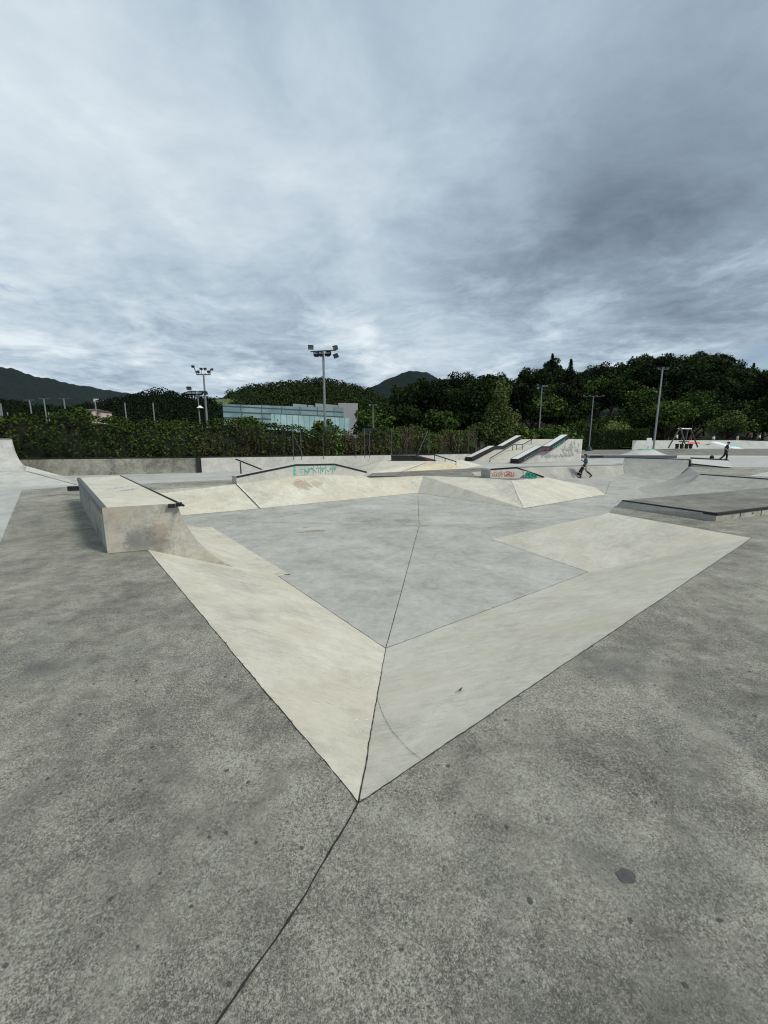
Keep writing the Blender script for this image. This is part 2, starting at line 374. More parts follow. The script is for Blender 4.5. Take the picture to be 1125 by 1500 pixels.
bank([APEX, C0, CL, L1], M['bank'], 'cream left bank sloping into the basin beside the box', ex1)
def onR(x, y):
    d = Vector(ray(x, y)); o = Vector((0,0,EYE)); t = (APEX-o).dot(nR)/d.dot(nR); return o+d*t
def ex2(mb):
    mb.mi = 1
    mb.ribbon([onR(556,985), onR(549,1012), onR(562,1050), onR(572,1068), onR(590,1090), onR(600,1101), onR(618,1113)], .0022, .02, .7, .003, None, nR)
    mb.mi = 3
    p = [onR(671,1014), onR(674,1009), onR(678,1007), onR(675,1013)]; mb.poly([q+nR*.004 for q in p])
bank([APEX, R1, CR, C0], M['bank_grey'], 'grey cream right bank with a fine crack near the front corner', ex2)
bank([R1, R2, C3, CR], M['bank_grey'], 'short bank closing the right end of the basin')
# far left bank with its hump
def ex4(mb):
    mb.poly([FB, HUMP1, TB]); mb.poly([FB, FB.lerp(F3,.45), HUMP2, HUMP1]); mb.poly([FB.lerp(F3,.45), F3, TF, TE, HUMP2])
    mb.mi = 1; n = (TB-TA).cross(FA-TA).normalized(); n = n if n.z > 0 else -n
    mb.ribbon([TB+Vector((-.05,0,0)), FB], .022, .1, .1, .025, None, n); mb.mi = 2; mb.ribbon([TB+Vector((.02,0,0)), FB+Vector((.07,.03,0))], .05, .1, .1, .018, None, n)
    mb.mi = 2
bank([FZ, FB, TB, TZ], M['bank_far'], 'cream far bank below the ledge with mint graffiti', ex4)
def ex5(mb):
    mb.poly([F4, TI, TH_]); mb.poly([F4, F5, TI]); mb.poly([F5, PTIP, TI]); mb.poly([F5, G(872,714,FL), PTIP])
    mb.mi = 2
    mb.ribbon([F4, F4.lerp(TH_,.5), TH_], .03, .1, .3, .01, None, (0,-.3,1)); mb.ribbon([F4+Vector((0,.03,.01)), F5+Vector((-.1,.02,.01))], .05, .15, .4, .01)
bank([F3, F4, TH_, TG, TF], M['bank'], 'cream pyramid bank below the ledge with red and teal graffiti', ex5)
# right hand transitions
def arc(top, bot, n=12, k=None):
    top = Vector(top); bot = Vector(bot); h = top.z-bot.z; d = Vector((bot.x-top.x, bot.y-top.y, 0)); Lh = d.length; d.normalize()
    R = (Lh*Lh+h*h)/(2*h); a1 = math.asin(min(1, Lh/R)) if h <= R else math.pi-math.asin(Lh/R)
    out = []
    for i in range(n+1):
        a = a1*(1-i/n); s = Lh-R*math.sin(a); z = bot.z+R*(1-math.cos(a)); out.append(Vector((top.x+d.x*s, top.y+d.y*s, z)))
    return out
mb = MB(); n0 = 12
pr_ = []
for k in range(9):
    u = k/8; w_ = math.sin(math.pi*u)
    pr_.append(arc(fl(QA2,.0).lerp(fl(QC1,.0), u), QAB2.lerp(QB1, u)+Vector((-1.7,-.3,0))*w_, n0))
for a, b in zip(pr_, pr_[1:]): mb.loft(a, b)
mb.loft([K3, K3+Vector((-.2,-.7,FL))], [K2, K2+Vector((.1,-.8,FL))]); mb.loft([K2, K2+Vector((.1,-.8,FL))], [K1, K1+Vector((.8,-1.0,FL))])
mb.loft([K1, K1+Vector((.8,-1.0,FL))], [PT, PT+Vector((1.9,-.4,FL))]); mb.loft([PT, PT+Vector((1.9,-.4,FL))], [PBK, PBK+Vector((1.2,.9,FL))])
struct(obj('basin_bank', mb, M['qp'], smooth=True), 'curved grey bank between the two quarter pipes', 'bank')

# ------------------------------------------------------------------ ramps and ledges
def tubes(path, r, name, parent, mat=None, n=8):
    m = MB(); m.tube(path, r, n); return obj(name, m, mat or M['black'], parent, smooth=True)
# box with quarter pipe side
t = thing('skate_box', 'tall stained concrete skate box with a curved side dropping into the basin', 'skate box', fl((FLT+BRT)/2))
mb = MB()
pf = [fl(FLT,-.3), FLT, COPF]+arc(COPF, BF)[1:]+[fl(BF,-1.2), fl(FLT,-1.2)]
bb = Vector((-4.96,11.15,FL)); tl = FLT.lerp(BLT,.8)
pm = [fl(tl,-.3), tl, COPM]+arc(COPM, bb)[1:]+[fl(bb,-1.2), fl(tl,-1.2)]
mb.loft(pf, pm, True, True); mb.m[-2] = 4
mb.m[0] = 1
mb.m[1] = 2; mb.m[2:2+12] = [3]*12
pm2 = [fl(tl,-.3), tl, COPM, fl(COPM,-1.2), fl(tl,-1.2)]; pb2 = [fl(BLT,-.3), BLT, BRT, fl(BRT,-1.2), fl(BLT,-1.2)]
mb.loft(pm2, pb2, True, True, 0); mb.m[-7] = 1; mb.m[-6] = 2
oc = Vector(t.location)
def onF(x, y):
    nf = (FLT-fl(FLT)).cross(BF-FLT); d = Vector(ray(x, y)); o = Vector((0,0,EYE)); return o+d*((FLT-o).dot(nf)/d.dot(nf))-oc
frontmat = concrete('stained_front_concrete', (.21,.21,.185), (.37,.365,.315), (.50,.485,.42), 1.3, .3, 0, .1, warm=(.43,.36,.28), bumpd=.004, spots=.45,
    patch=[(onF(212,786), .24, (.19,.188,.18), .38, 5), (onF(205,792), .2, (.14,.14,.14), .4, 14), (onF(234,773), .15, (.46,.39,.29), .5, 9), (onF(239,797), .13, (.18,.14,.11), .35, 16), (onF(232,780), .16, (.16,.13,.11), .4, 22), (onF(190,745), .3, (.40,.35,.28), .25, 7)])
obj('body', mb, [M['cast'], M['greenwall'], M['bank_grey'], M['bank'], frontmat], t)
tubes([COPF.lerp(BRT,-.045)+Vector((.02,.01,.0)), BRT+Vector((.02,.01,0))], .019, 'coping', t)
m = MB(); d = (BRT-COPF).normalized()
m.box(COPF-d*.02+Vector((-.06,-.06,-.03)), (.10,.05,.06), .5); m.box(COPF-d*.05+Vector((.02,.0,-.012)), (.07,.08,.06), -.9); obj('coping_end', m, M['black'], t)
m = MB(); d = (BLT-FLT).normalized(); n = Vector((-d.y, d.x, 0))
m.bar(FLT+n*.006+Vector((0,0,-.045)), BLT+n*.006+Vector((0,0,-.045)), .018, .094); m.bar(FLT-n*.03+Vector((0,0,.0005)), BLT-n*.03+Vector((0,0,.0005)), .06, .006); obj('edge_angle', m, M['edge'], t)
m = MB()
for k in range(7):
    p = FLT.lerp(COPF,.55).lerp(BLT.lerp(BRT,.55), .35+.02*k)+Vector((random.uniform(-.2,.2),random.uniform(-.25,.25),0))
    m.ribbon([p, p+Vector((.12,.05,0)), p+Vector((.05,.18,0)), p+Vector((.2,.2,0))], .02, .05, .3, .003)
g = obj('graffiti', m, plain('faded_blue_spray', (.30,.36,.42), .8), t)
# rail behind the box
a = Vector((-8.95,11.15,0)); b = Vector((-7.4,11.75,0))
t = thing('grind_rail', 'low black flat rail poking out from behind the tall concrete box', 'grind rail', (a+b)/2)
m = MB(); m.bar(a+Vector((0,0,.36)), b+Vector((0,0,.36)), .08, .13); obj('rail', m, M['black'], t)
for k in (.3,.85):
    m = MB(); m.bar(a.lerp(b,k), a.lerp(b,k)+Vector((0,0,.296)), .06, .06); obj('leg', m, M['black'], t)
# left quarter pipe
t0 = G(111.5,710); u0 = G(37,690,.4); us = A(38.5,682.6,u0.y+.35); side = G(96,698.4); q = Vector((-1.0,-.42,0)).normalized()
topR = A(16,643.5,u0.y+1.0)
t = thing('quarter_pipe', 'tall pale concrete quarter pipe at the left in front of the hedge', 'quarter pipe', fl(u0))
mb = MB()
LQ = 9
pa = arc(topR, u0, 10); pb = [p+q*LQ for p in pa]; mb.loft(pa, pb)
bkq = Vector((-.80,.50,0)); eo = Vector((-.04,.10,0))
pa2 = arc(topR+eo, us, 10); mb.loft(pa, pa2)
mb.poly([u0, t0, t0+q*LQ, u0+q*LQ]); mb.poly([u0, us, side, t0])
mb.poly(pa2+[fl(us)+Vector((-.4,.25,0)), fl(topR)+bkq, topR+bkq])
mb.poly([topR, topR+eo, topR+bkq, topR+bkq+q*LQ, topR+q*LQ])
mb.poly([us, fl(us)+Vector((-.4,.25,0)), side])
obj('ramp', mb, M['pale'], t)
tubes([topR, topR+q*LQ], .03, 'coping', t, M['steel'])
m = MB(); m.ribbon([u0+Vector((.02,0,0)), t0], .05, .4, .1, .006); m.ribbon([u0, u0+q*LQ], .02, .4, .1, .006); obj('joint_line', m, M['faint'], t)
# kinked ledge with mint graffiti
def ledge(name, label, front, tops, back, steel_w=.07, group=None):
    """front: points along the front base, tops: heights; back: offset vector to the rear face"""
    t = thing(name, label, 'ledge', fl(front[0]))
    mb = MB(); n = len(front)
    pf = [Vector((p.x,p.y,z)) for p, z in zip(front, tops)]; base = [Vector((p.x,p.y,p.z-.25)) for p in front]
    A_ = base+pf[::-1]; B_ = [p+back for p in A_]
    mb.loft(A_, B_, True, True); obj('body', mb, M['pale'], t)
    m = MB(); fn = -back.normalized()
    for a, b in zip(pf, pf[1:]):
        m.bar(a+fn*.004-Vector((0,0,steel_w/2-.006)), b+fn*.004-Vector((0,0,steel_w/2-.006)), .02, steel_w)
    obj('steel_edge', m, M['black'], t)
    return t, pf, base
fr = [Vector((-5.92,15.88,0)), HUMP1, HUMP2, Vector((-.85,19.45,0))]
bk = Vector((-.34,.36,0))*.9
led1, pf, base = ledge('kinked_ledge', 'long pale kinked ledge with mint graffiti and black edge on the far bank', fr, [.31,.71,.68,.24], bk, .075)
m = MB(); m.poly([pf[0]-Vector((.0,0,.075)), pf[0]+bk*1-Vector((0,0,.075)), fl(pf[0]+bk,-.05), fl(pf[0],-.05)]); 
fn = -bk.normalized(); du = (HUMP2-HUMP1).normalized()
def strokes(m, o, ux, uz, nrm, lines, w, lift=.002):
    for ln in lines:
        m.ribbon([o+ux*x+uz*z for x, z in ln], w*random.uniform(.8,1.3), .05, .12, lift, None, nrm, .3)
UZ = Vector((0,0,1))
m = MB(); S = []
for x in (.40,.83,1.17,1.45,1.80): S += [[(x,.04),(x+.02,.25),(x+.01,.47)]]
S += [[(.16,.27),(.42,.29)], [(.66,.30),(.84,.31)], [(.98,.30),(1.30,.33),(1.32,.14)], [(1.33,.32),(1.5,.28)], [(1.66,.30),(1.82,.33)], [(.2,.1),(.21,.2)], [(.55,.06),(.56,.2)], [(.62,.12),(.63,.34)], [(1.86,.4),(1.98,.34),(1.88,.12)], [(1.05,.35),(1.06,.46)]]
strokes(m, HUMP1+fn*.003+Vector((0,0,.02)), du, UZ, fn, S, .038)
strokes(m, HUMP1+fn*.005+Vector((0,0,.02)), du, UZ, fn, [[(-.09,.02),(-.08,.45)], [(-.03,.02),(-.04,.46)]], .05)
obj('graffiti', m, M['mint'], led1)
m = MB(); S = []
for k in range(15):
    x = .45+k*.105; S.append([(x, random.uniform(.1,.3)), (x+random.uniform(-.05,.1), random.uniform(.2,.42)), (x+.1, random.uniform(.1,.4))])
strokes(m, HUMP1+fn*.007+Vector((0,0,.02)), du, UZ, fn, S, .014); g = obj('graffiti', m, M['greyink'], led1); g['label'] = 'thin grey scribbles among the mint strokes'
# hand rail behind it
a = A(345,672.5,19.3); b = A(388,689.5,19.6); p = A(352,677,19.35)
t = thing('handrail', 'short black sloping handrail behind the left end of the mint graffiti ledge', 'handrail', fl(p))
tubes([a, b, Vector((b.x+.3, b.y, 0.02))], .035, 'rail', t); tubes([Vector((p.x,p.y,.0)), p], .035, 'post', t)
# short ledge with red and teal graffiti
fr = [G(718,700.5), G(755,700.8), G(796,699.6)]
bk = Vector((-.28,.62,0))
led2, pf, base = ledge('graffiti_ledge', 'short pale ledge with red lettering and teal paint on the pyramid', fr, [.44,.53,.06], bk, .07)
m = MB(); fn = Vector((.15,-.99,0)).normalized(); du = (fr[1]-fr[0]).normalized(); W1 = (fr[1]-fr[0]).length; W2 = (fr[2]-fr[0]).length
m.poly([fr[0]+fn*.004+UZ*.0, fr[1]+fn*.004, fr[1]+du*(W2-W1)*.4+fn*.004+UZ*.0, fr[1]+du*(W2-W1)*.4+fn*.004+UZ*.3, fr[1]+fn*.004+UZ*.45, fr[0]+fn*.004+UZ*.365])
obj('painted_panel', m, M['offwhite'], led2)
m = MB()
def letter(ch, x, s=.2):
    L = {'G':[[(1,.9),(.3,1),(0,.5),(.3,0),(1,.1),(1,.5),(.6,.5)]], 'O':[[(.5,1),(0,.6),(.2,0),(.8,.05),(1,.6),(.5,1)]], 'S':[[(1,1),(.1,.8),(.9,.4),(0,0)]], 'Y':[[(0,1),(.5,.5)],[(1,1),(.3,-.2)]],
         'A':[[(0,0),(.5,1),(1,0)],[(.2,.4),(.8,.4)]], 'R':[[(0,0),(0,1),(.9,.8),(.1,.5),(1,0)]], 'U':[[(0,1),(.1,.05),(.8,.05),(1,1)]], 'x':[[(0,0),(1,1)],[(0,1),(1,0)]], 'c':[[(0,.3),(.5,.6),(1,.3)]]}[ch]
    return [[(x+px*s*.8, .08+pz*s) for px, pz in l] for l in L]
S = letter('x',.08,.17)+letter('G',.24,.2)+letter('O',.42,.17)+letter('S',.56,.22)+letter('Y',.7,.19)+letter('G',.92,.2)+letter('A',1.08,.2)+letter('R',1.25,.2)+letter('U',1.4,.2)+[[(x_, .27+.08*k) for x_, k in ((.98,.1),(1.12,.6),(1.25,.2),(1.3,.7))]]
S += [[(.9,.09),(1.5,.12)], [(.95,.13),(1.3,.16)]]
k_ = W1/1.75
strokes(m, fr[0]+fn*.006, du*k_*1.05, UZ*1.05, fn, S, .021); obj('red_lettering', m, M['red'], led2)
m = MB(); o = fr[0]+fn*.007
def q_(x, z): return o+du*x+UZ*z
x0 = W2*.60; x1 = W2*.80
pts = [(x0,.03)]+[(x0+.02,.2),(x0+.1,.36)]
m.poly([q_(x0,.02), q_(x1,.01), q_(x1,.13), q_(x1-.1,.19), q_(x1-.3,.27), q_(x0+.12,.34), q_(x0+.04,.28), q_(x0,.16)]); obj('teal_block', m, M['teal'], led2)
m = MB(); m.poly([q_(x0-.26,.02), q_(x0-.04,.02), q_(x0-.07,.2), q_(x0-.15,.11)]); obj('violet_patch', m, M['violet'], led2)
m = MB(); strokes(m, o+fn*.004, du, UZ, fn, [[(x0-.03,.02),(x0-.02,.18),(x0+.1,.34)], [(x0-.14,.3),(x0-.07,.42)], [(x0-.12,.22),(x0-.06,.3)], [(x0+.12,.16),(x0+.17,.25),(x0+.2,.14)], [(x0+.26,.12),(x0+.31,.2),(x0+.35,.1)], [(x0+.4,.08),(x0+.46,.15)]], .022); obj('black_outline', m, M['blackcloth'], led2)
m = MB(); v0 = fr[0]; m.poly([v0+Vector((-.003,-.003,0)), v0+bk+Vector((-.003,0,0)), v0+bk+Vector((-.003,0,.38)), v0+Vector((-.003,-.003,.36))]); obj('shaded_end_face', m, M['qp'], led2)  # grey sheet over the left end, its shade put into the colour
# manual pad
LP = 11
t = thing('manual_pad', 'low wide concrete manual pad with black steel edges at the right', 'manual pad', fl(PADN))
mb = MB(); lb = fl(PADLB)+Vector((-.16,.05,0))
base = [fl(PADN,-.05), fl(PADN+PDIR*LP,-.05), fl(PADLB+PDIR*LP,-.05), Vector((lb.x,lb.y,-.05))]; top = [fl(PADN,.18), fl(PADN+PDIR*LP,.18), fl(PADLB+PDIR*LP,.18), fl(PADLB,.18)]
mb.poly(top, 0)
for i in range(4):
    j = (i+1) % 4; mb.poly([base[i], base[j], top[j], top[i]], 2 if i == 0 else 1)
obj('slab', mb, [M['padtop'], M['qp'], M['cast']], t)
m = MB(); d1 = (PADL-PADN).normalized(); n1 = Vector((-d1.y, d1.x, 0)); n1 = n1 if n1.x < 0 else -n1; n2 = Vector((PDIR.y, -PDIR.x, 0))
for a, b, n_ in ((PADN, PADLB, n1), (PADN, PADN+PDIR*LP, n2)):
    m.bar(a+n_*.004-UZ*.024, b+n_*.004-UZ*.024, .02, .05); m.bar(a-n_*.03+UZ*.001, b-n_*.03+UZ*.001, .05, .006)
obj('steel_edge', m, M['black'], t)
for k in (.9,1.75,2.6,3.5,4.5):
    a = PADN+PDIR*k+n2*.003; m = MB(); m.bar(a-UZ*.06, a-UZ*.18, .012, .006); obj('form_joint', m, M['joint'], t)
m = MB()
blotp = PADN+PDIR*1.35+n2*.004-UZ*.10
m.poly([blotp, blotp+PDIR*.06-UZ*.02, blotp+PDIR*.1+UZ*.02, blotp+PDIR*.03+UZ*.02]); obj('chipped_spot', m, M['joint'], t)
# two quarter pipes of the right hand bowl
t = thing('quarter_pipe', 'near grey quarter pipe with black coping behind the manual pad', 'quarter pipe', fl(QC1))
mb = MB(); n = (QC2-QC1).normalized(); pr = Vector((-n.y, n.x, 0)); pr = pr if pr.x > 0 else -pr
pa = arc(QC1, QB1, 14); pb = [p+(QC3-QC1) for p in pa]
mb.loft(pa, pb); mb.poly([QC1, QC3, QC3+pr*.25-UZ*.03, QC1+pr*.25-UZ*.03]); mb.poly(pa+[fl(QC1,-.9)])
obj('ramp', mb, M['qp'], t, smooth=True); tubes([QC1, QC3], .035, 'coping', t)
t = thing('quarter_pipe', 'far grey quarter pipe standing above the plaza beyond the walking skater', 'quarter pipe', fl(QA1))
mb = MB(); pa = arc(QA1, QAB1, 14); pb = arc(QA2, QAB2, 14); bkv = Vector((.6,.9,0))
mb.loft(pa, pb); mb.poly([QA1, QA2, QA2+bkv, QA1+bkv]); mb.poly([QA1+bkv, QA2+bkv, fl(QA2+bkv,-.02), fl(QA1+bkv,-.02)])
mb.poly([QA2]+[fl(QA2,0)]+[fl(QA2+bkv,0), QA2+bkv]); mb.poly([QA1+bkv, fl(QA1+bkv,0)]+[fl(QA1,0), QA1]); mb.poly(pa+[fl(QA1,-.9)]); mb.poly(pb+[fl(QA2,-.9)])
obj('ramp', mb, M['qp'], t, smooth=False); tubes([QA1, QA2], .035, 'coping', t)
tubes([fl(QA2,.02)+Vector((.03,-.02,0)), QA2+Vector((.03,-.02,0))], .09, 'end_post', t)
# low black edged ledge right of it
t = thing('low_ledge', 'low pale ledge with black edges tapering into the ground by the skater in black', 'ledge', fl(QA2))
a = fl(QA2)+Vector((.12,.35,0)); b = G(1074,686); c = G(1066,675.5); d = G(1011,676)
mb = MB(); P4 = [a, b, c, d]; zs = [.24,.02,.05,.24]
top = [Vector((p.x,p.y,z)) for p, z in zip(P4, zs)]; bot = [fl(p,-.02) for p in P4]
mb.loft(bot, top, True, True); obj('body', mb, M['pale'], t)
m = MB(); m.bar(top[0]+Vector((0,-.01,-.03)), top[1]+Vector((0,-.01,-.02)), .03, .08); obj('steel_edge', m, M['black'], t); m = MB(); m.bar(top[3]+UZ*.05, top[2]+UZ*.04, .06, .14); obj('steel_edge', m, M['black'], t)
# long blue grey ledge behind the walking skater
t = thing('long_ledge', 'long low ledge with dark blue grey side beyond the walking skater', 'ledge', G(800,671))
a = G(752,671); b = G(985,671.5); mb = MB(); mb.bar(a+UZ*.17, b+UZ*.17, 1.2, .34, 0); obj('body', mb, M['pale'], t)
m = MB(); off = Vector((0,-.612,0)); m.bar(a+off+UZ*.2, b+off+UZ*.2, .02, .26); obj('side_panel', m, plain('dark_blue_grey_paint', (.08,.09,.13), .6), t)
m = MB(); p = a.lerp(b,.53)+off*1.03; m.bar(p+UZ*.2-Vector((1,0,0)), p+UZ*.2+Vector((1,0,0)), .02, .2); obj('black_panel', m, M['black'], t)
# funbox in the middle with black box, magenta ledge and rail
t = thing('funbox', 'low pale pyramid platform with a tan corner in front of the back wall', 'funbox', (2,25,0))
Z = .4; T_ = [Vector((-.15,28.0,Z)), Vector((2.6,24.75,Z)), Vector((3.85,25.0,Z)), Vector((5.6,28.6,Z)), Vector((3.0,30.4,Z))]
B_ = [Vector((-1.6,26.9,0)), Vector((-.80,21.5,0)), Vector((1.0,22.7,0)), Vector((5.25,25.5,0)), Vector((7.2,29.2,0)), Vector((3.2,31.6,0))]
mb = MB(); mb.poly(T_, 0); mb.poly([B_[0], B_[1], T_[0]], 0); mb.poly([B_[1], B_[2], T_[1], T_[0]], 0); mb.poly([B_[2], B_[3], T_[2], T_[1]], 1); mb.poly([B_[3], B_[4], T_[3], T_[2]], 0); mb.poly([B_[4], B_[5], T_[4], T_[3]], 0); mb.poly([B_[5], B_[0], T_[0], T_[4]], 0)
obj('body', mb, [M['bank_grey'], M['tan']], t)
for i_, j_ in ((0,0),(2,1)):
    m = MB(); m.ribbon([B_[i_], T_[j_]], .05, .4, .1, .01); obj('joint_line', m, M['faint'], t)
a = A(573,673,27.2); b = A(606,673.5,27.2)
t = thing('black_box', 'black painted grind box on the pale platform before the wall', 'grind box', (a.x,a.y,Z))
m = MB(); m.prism([(a.x,a.y),(b.x,b.y),(b.x+.4,b.y+.8),(a.x+.3,a.y+.8)], Z-.02, Z+.37); obj('body', m, M['black'], t)
m = MB(); m.bar(Vector((a.x,a.y-.006,Z+.375)), Vector((b.x,b.y-.006,Z+.375)), .04, .03); obj('steel_edge', m, M['edge'], t)
c = Vector((b.x+.03,b.y,Z)); dd = A(637,674,27.0)
t = thing('sloping_ledge', 'black and magenta painted ledge sloping down beside the black box', 'ledge', c)
m = MB(); m.loft([c-UZ*.05, Vector((dd.x,dd.y,Z-.05)), Vector((dd.x,dd.y,Z+.04)), c+UZ*.36], [c-UZ*.05+Vector((.3,.7,0)), Vector((dd.x+.2,dd.y+.7,Z-.05)), Vector((dd.x+.2,dd.y+.7,Z+.04)), c+UZ*.36+Vector((.3,.7,0))], True, True); obj('body', m, M['black'], t)
m = MB(); W = (dd.x-c.x)
m.poly([Vector((c.x+W*.2,c.y-.02,Z+.03)), Vector((c.x+W*.95,c.y-.2,Z+.0)), Vector((c.x+W*.9,c.y-.2,Z+.06)), Vector((c.x+W*.5,c.y-.1,Z+.18)), Vector((c.x+W*.15,c.y-.02,Z+.27))]); obj('paint', m, M['magenta'], t)
p1, p2, p3 = A(609,666.3,26.6), A(636.5,666.3,26.4), A(668,676.2,25.6)
t = thing('handrail', 'black rail with one bend standing right of the magenta ledge', 'handrail', fl(p2))
tubes([p1, p2, p3], .035, 'rail', t)
for p in (p2, p2.lerp(p3,.5), p3):
    tubes([Vector((p.x,p.y,0.05)), p], .025, 'post', t)

# ------------------------------------------------------------------ hubba bank set
HL = G(691,675.5); HR = G(757,679); hd = Vector((.78,.625,0)).normalized(); hw = (HL-HR)
prof = [(0,0),(3.0,.98),(4.3,.98),(7.2,1.95),(10.7,1.95)]
t = thing('bank_stairs', 'tall pale bank structure with black clad hubba ledges and a landing', 'skate ramp', fl(HR))
mb = MB()
pa = [HR+hd*r+UZ*z for r, z in prof]; pb = [p+hw for p in pa]
mb.loft(pa, pb); mb.mi = 1
mb.poly([HR+hd*0-UZ*.1]+pa+[HR+hd*10.7-UZ*.1]); mb.poly([HL-UZ*.1]+pb+[HL+hd*10.7-UZ*.1]); mb.poly([pa[-1], pb[-1], pb[-1]-UZ*2.1, pa[-1]-UZ*2.1])
obj('body', mb, [M['bank_grey'], M['pale']], t)
hn = hw.normalized()
def hubba(base, out):
    hp = [(-.25,.36),(3.0,1.32),(4.3,1.32),(7.3,2.32)]; lo = [(-.25,.0),(3.0,.93),(4.3,.93),(7.3,1.93)]
    A_ = [base+hd*r+UZ*z for r, z in hp]+[base+hd*r+UZ*z for r, z in lo[::-1]]
    m = MB(); B2 = [p+out*.82 for p in A_]; m.loft(A_, B2, True, True)
    h = obj('hubba_ledge', m, M['black'], t)
    m = MB(); ov = .09
    for i in (0, 2):
        a, b = A_[i], A_[i+1]
        m.add([a+UZ*.014+out*ov, b+UZ*.012+out*ov, b+UZ*.012+out*(.82-ov), a+UZ*.012+out*(.82-ov)], [(0,1,2,3)])
    obj('top_face', m, M['white_concrete'], h)
    return h
h1 = hubba(HL-hn*.25, hn); h2 = hubba(HR-hn*.35, hn)
m = MB(); fn = -hn; o = HR-hn*.35+fn*.003
S = []
for k in range(9):
    r = .5+k*.28; S.append([(r, .1+r*.3), (r+.1, .3+r*.3), (r+.22, .12+r*.32), (r+.2, .26+r*.32)])
strokes(m, o, hd, UZ, fn, S, .03); g = obj('graffiti', m, M['greyink'], h2)
m = MB(); S = [[(4.7+k*.3, 1.15+k*.1),(4.85+k*.3, 1.32+k*.1),(4.95+k*.3, 1.12+k*.1)] for k in range(7)]; strokes(m, o, hd, UZ, fn, S, .05); obj('graffiti', m, M['teal'], h2)
m = MB(); S = [[(3.0+k*.25, 1.0),(3.1+k*.25, 1.25),(3.2+k*.25, 1.05)] for k in range(5)]; strokes(m, o, hd, UZ, fn, S, .05); obj('graffiti', m, M['magenta'], h2)
m = MB(); o = HR+fn*.008; S = []
for k in range(26):
    r = random.uniform(6.2,10.2); z = random.uniform(.7,1.75); S.append([(r,z),(r+random.uniform(-.2,.3),z+random.uniform(-.4,.3)),(r+random.uniform(0,.5),z+random.uniform(-.5,.3)),(r+.3,z-.3)])
for k in range(26): S.append([(3.6+k*.22, .35),(3.65+k*.22, random.uniform(.5,.75)),(3.75+k*.22,random.uniform(.25,.5))])
strokes(m, o, hd, UZ, fn, S, .05); g = obj('graffiti', m, plain('washed_grey_spray', (.24,.255,.26), .8), t)
m = MB(); ctr = hw*.52
rp = [HR+ctr+hd*r+UZ*z for r, z in ((-.3,.0),(-.3,.34),(2.9,1.44),(4.4,1.44),(7.0,2.3))]
t = thing('handrail', 'long black kinked handrail running up the middle of the bank structure', 'handrail', fl(rp[0]))
tubes(rp, .04, 'rail', t)
for r, z0, z1 in ((2.9,.9,1.44),(3.5,.95,1.44),(4.4,.98,1.44),(5.8,1.4,1.9)):
    tubes([HR+ctr+hd*r+UZ*z0, HR+ctr+hd*r+UZ*z1], .03, 'post', t)

# ------------------------------------------------------------------ back walls, hedge, fence
W0, W1_, W2_ = Vector((-26,16.2,0)), Vector((-10.22,21.92,0)), Vector((8.2,36.65,0))
def wall(a, b, za, zb, mat, label, th=.3):
    t = thing('wall', label, 'wall', (a+b)/2); d = (b-a).normalized(); n = Vector((-d.y,d.x,0))
    mb = MB(); mb.loft([a-UZ*.1, a+UZ*za, a+n*th+UZ*za, a+n*th-UZ*.1], [b-UZ*.1, b+UZ*zb, b+n*th+UZ*zb, b+n*th-UZ*.1], True, True); obj('body', mb, mat, t)
    m = MB(); m.bar(a+n*.2+UZ*(za+.04), b+n*.2+UZ*(zb+.04), .2, .07); obj('dark_top_strip', m, M['hedgecore'], t)  # near-black strip along the top of the wall
    return t
wall(W0, W1_-Vector((.1,.03,0)), .84, .80, M['wallold'], 'older stained grey retaining wall below the dense hedge')
w2 = wall(W1_+Vector((.12,.1,0)), W2_, .80, .60, M['pale'], 'long pale retaining wall running back to the bank structure')
m = MB(); m.box(W1_+Vector((0,.0,.41)), (.2,.16,.84), .5); obj('end_post', m, M['black'], w2)

def leaves(pts, size, flat=.0, aspect=.7, outward=None, ob=.5):
    """one small folded quad per point; returns arrays"""
    n = len(pts); a = RNG.normal(size=(n,3))
    if outward is not None: a = a*ob+outward
    a /= np.linalg.norm(a, axis=1)[:,None]+1e-9
    r = RNG.normal(size=(n,3)); u = np.cross(a, r); u /= np.linalg.norm(u, axis=1)[:,None]+1e-9; v = np.cross(a, u)
    s = (size*RNG.uniform(.6,1.35,n))[:,None] if np.isscalar(size) else (size*RNG.uniform(.6,1.35,n))[:,None]
    q = np.stack([pts-u*s*.5, pts+v*s*aspect*.5+a*s*.08, pts+u*s*.5, pts-v*s*aspect*.5+a*s*.08], 1)
    return q
def leafobj(name, quads, mats, parent=None, mi=None, extra=None):
    n = len(quads); off = np.zeros(3); q = parent
    while q is not None: off += np.array(q.location); q = q.parent
    V = (quads-off).reshape(-1,3); me = bpy.data.meshes.new(name)
    ev = []; ef = []
    if extra: ev = [tuple(Vector(p)-Vector(off)) for p in extra.v]; ef = extra.f
    nv = n*4+len(ev); nl = n*4+sum(len(f) for f in ef)
    me.vertices.add(nv); me.loops.add(nl); me.polygons.add(n+len(ef))
    allv = np.concatenate([V, np.array(ev).reshape(-1,3)]) if ev else V
    me.vertices.foreach_set('co', allv.ravel())
    li = list(range(n*4)); st = list(range(0, n*4, 4)); p = n*4
    for f in ef: li += [i+n*4 for i in f]; st.append(p); p += len(f)
    me.loops.foreach_set('vertex_index', li); me.polygons.foreach_set('loop_start', st)
    for m_ in mats: me.materials.append(m_)
    mm = list(mi) if mi is not None else [0]*n
    if ef: mm += [len(mats)-1]*len(ef)
    me.polygons.foreach_set('material_index', mm)
    me.update(calc_edges=True); me.validate()
    o = bpy.data.objects.new(name, me); COL.objects.link(o)
    if parent is not None: o.parent = parent
    return o
def wob(x, s):
    return math.sin(x*1.1+s)+.6*math.sin(x*2.7+s*2.1)+.4*math.sin(x*5.9+s*.7)
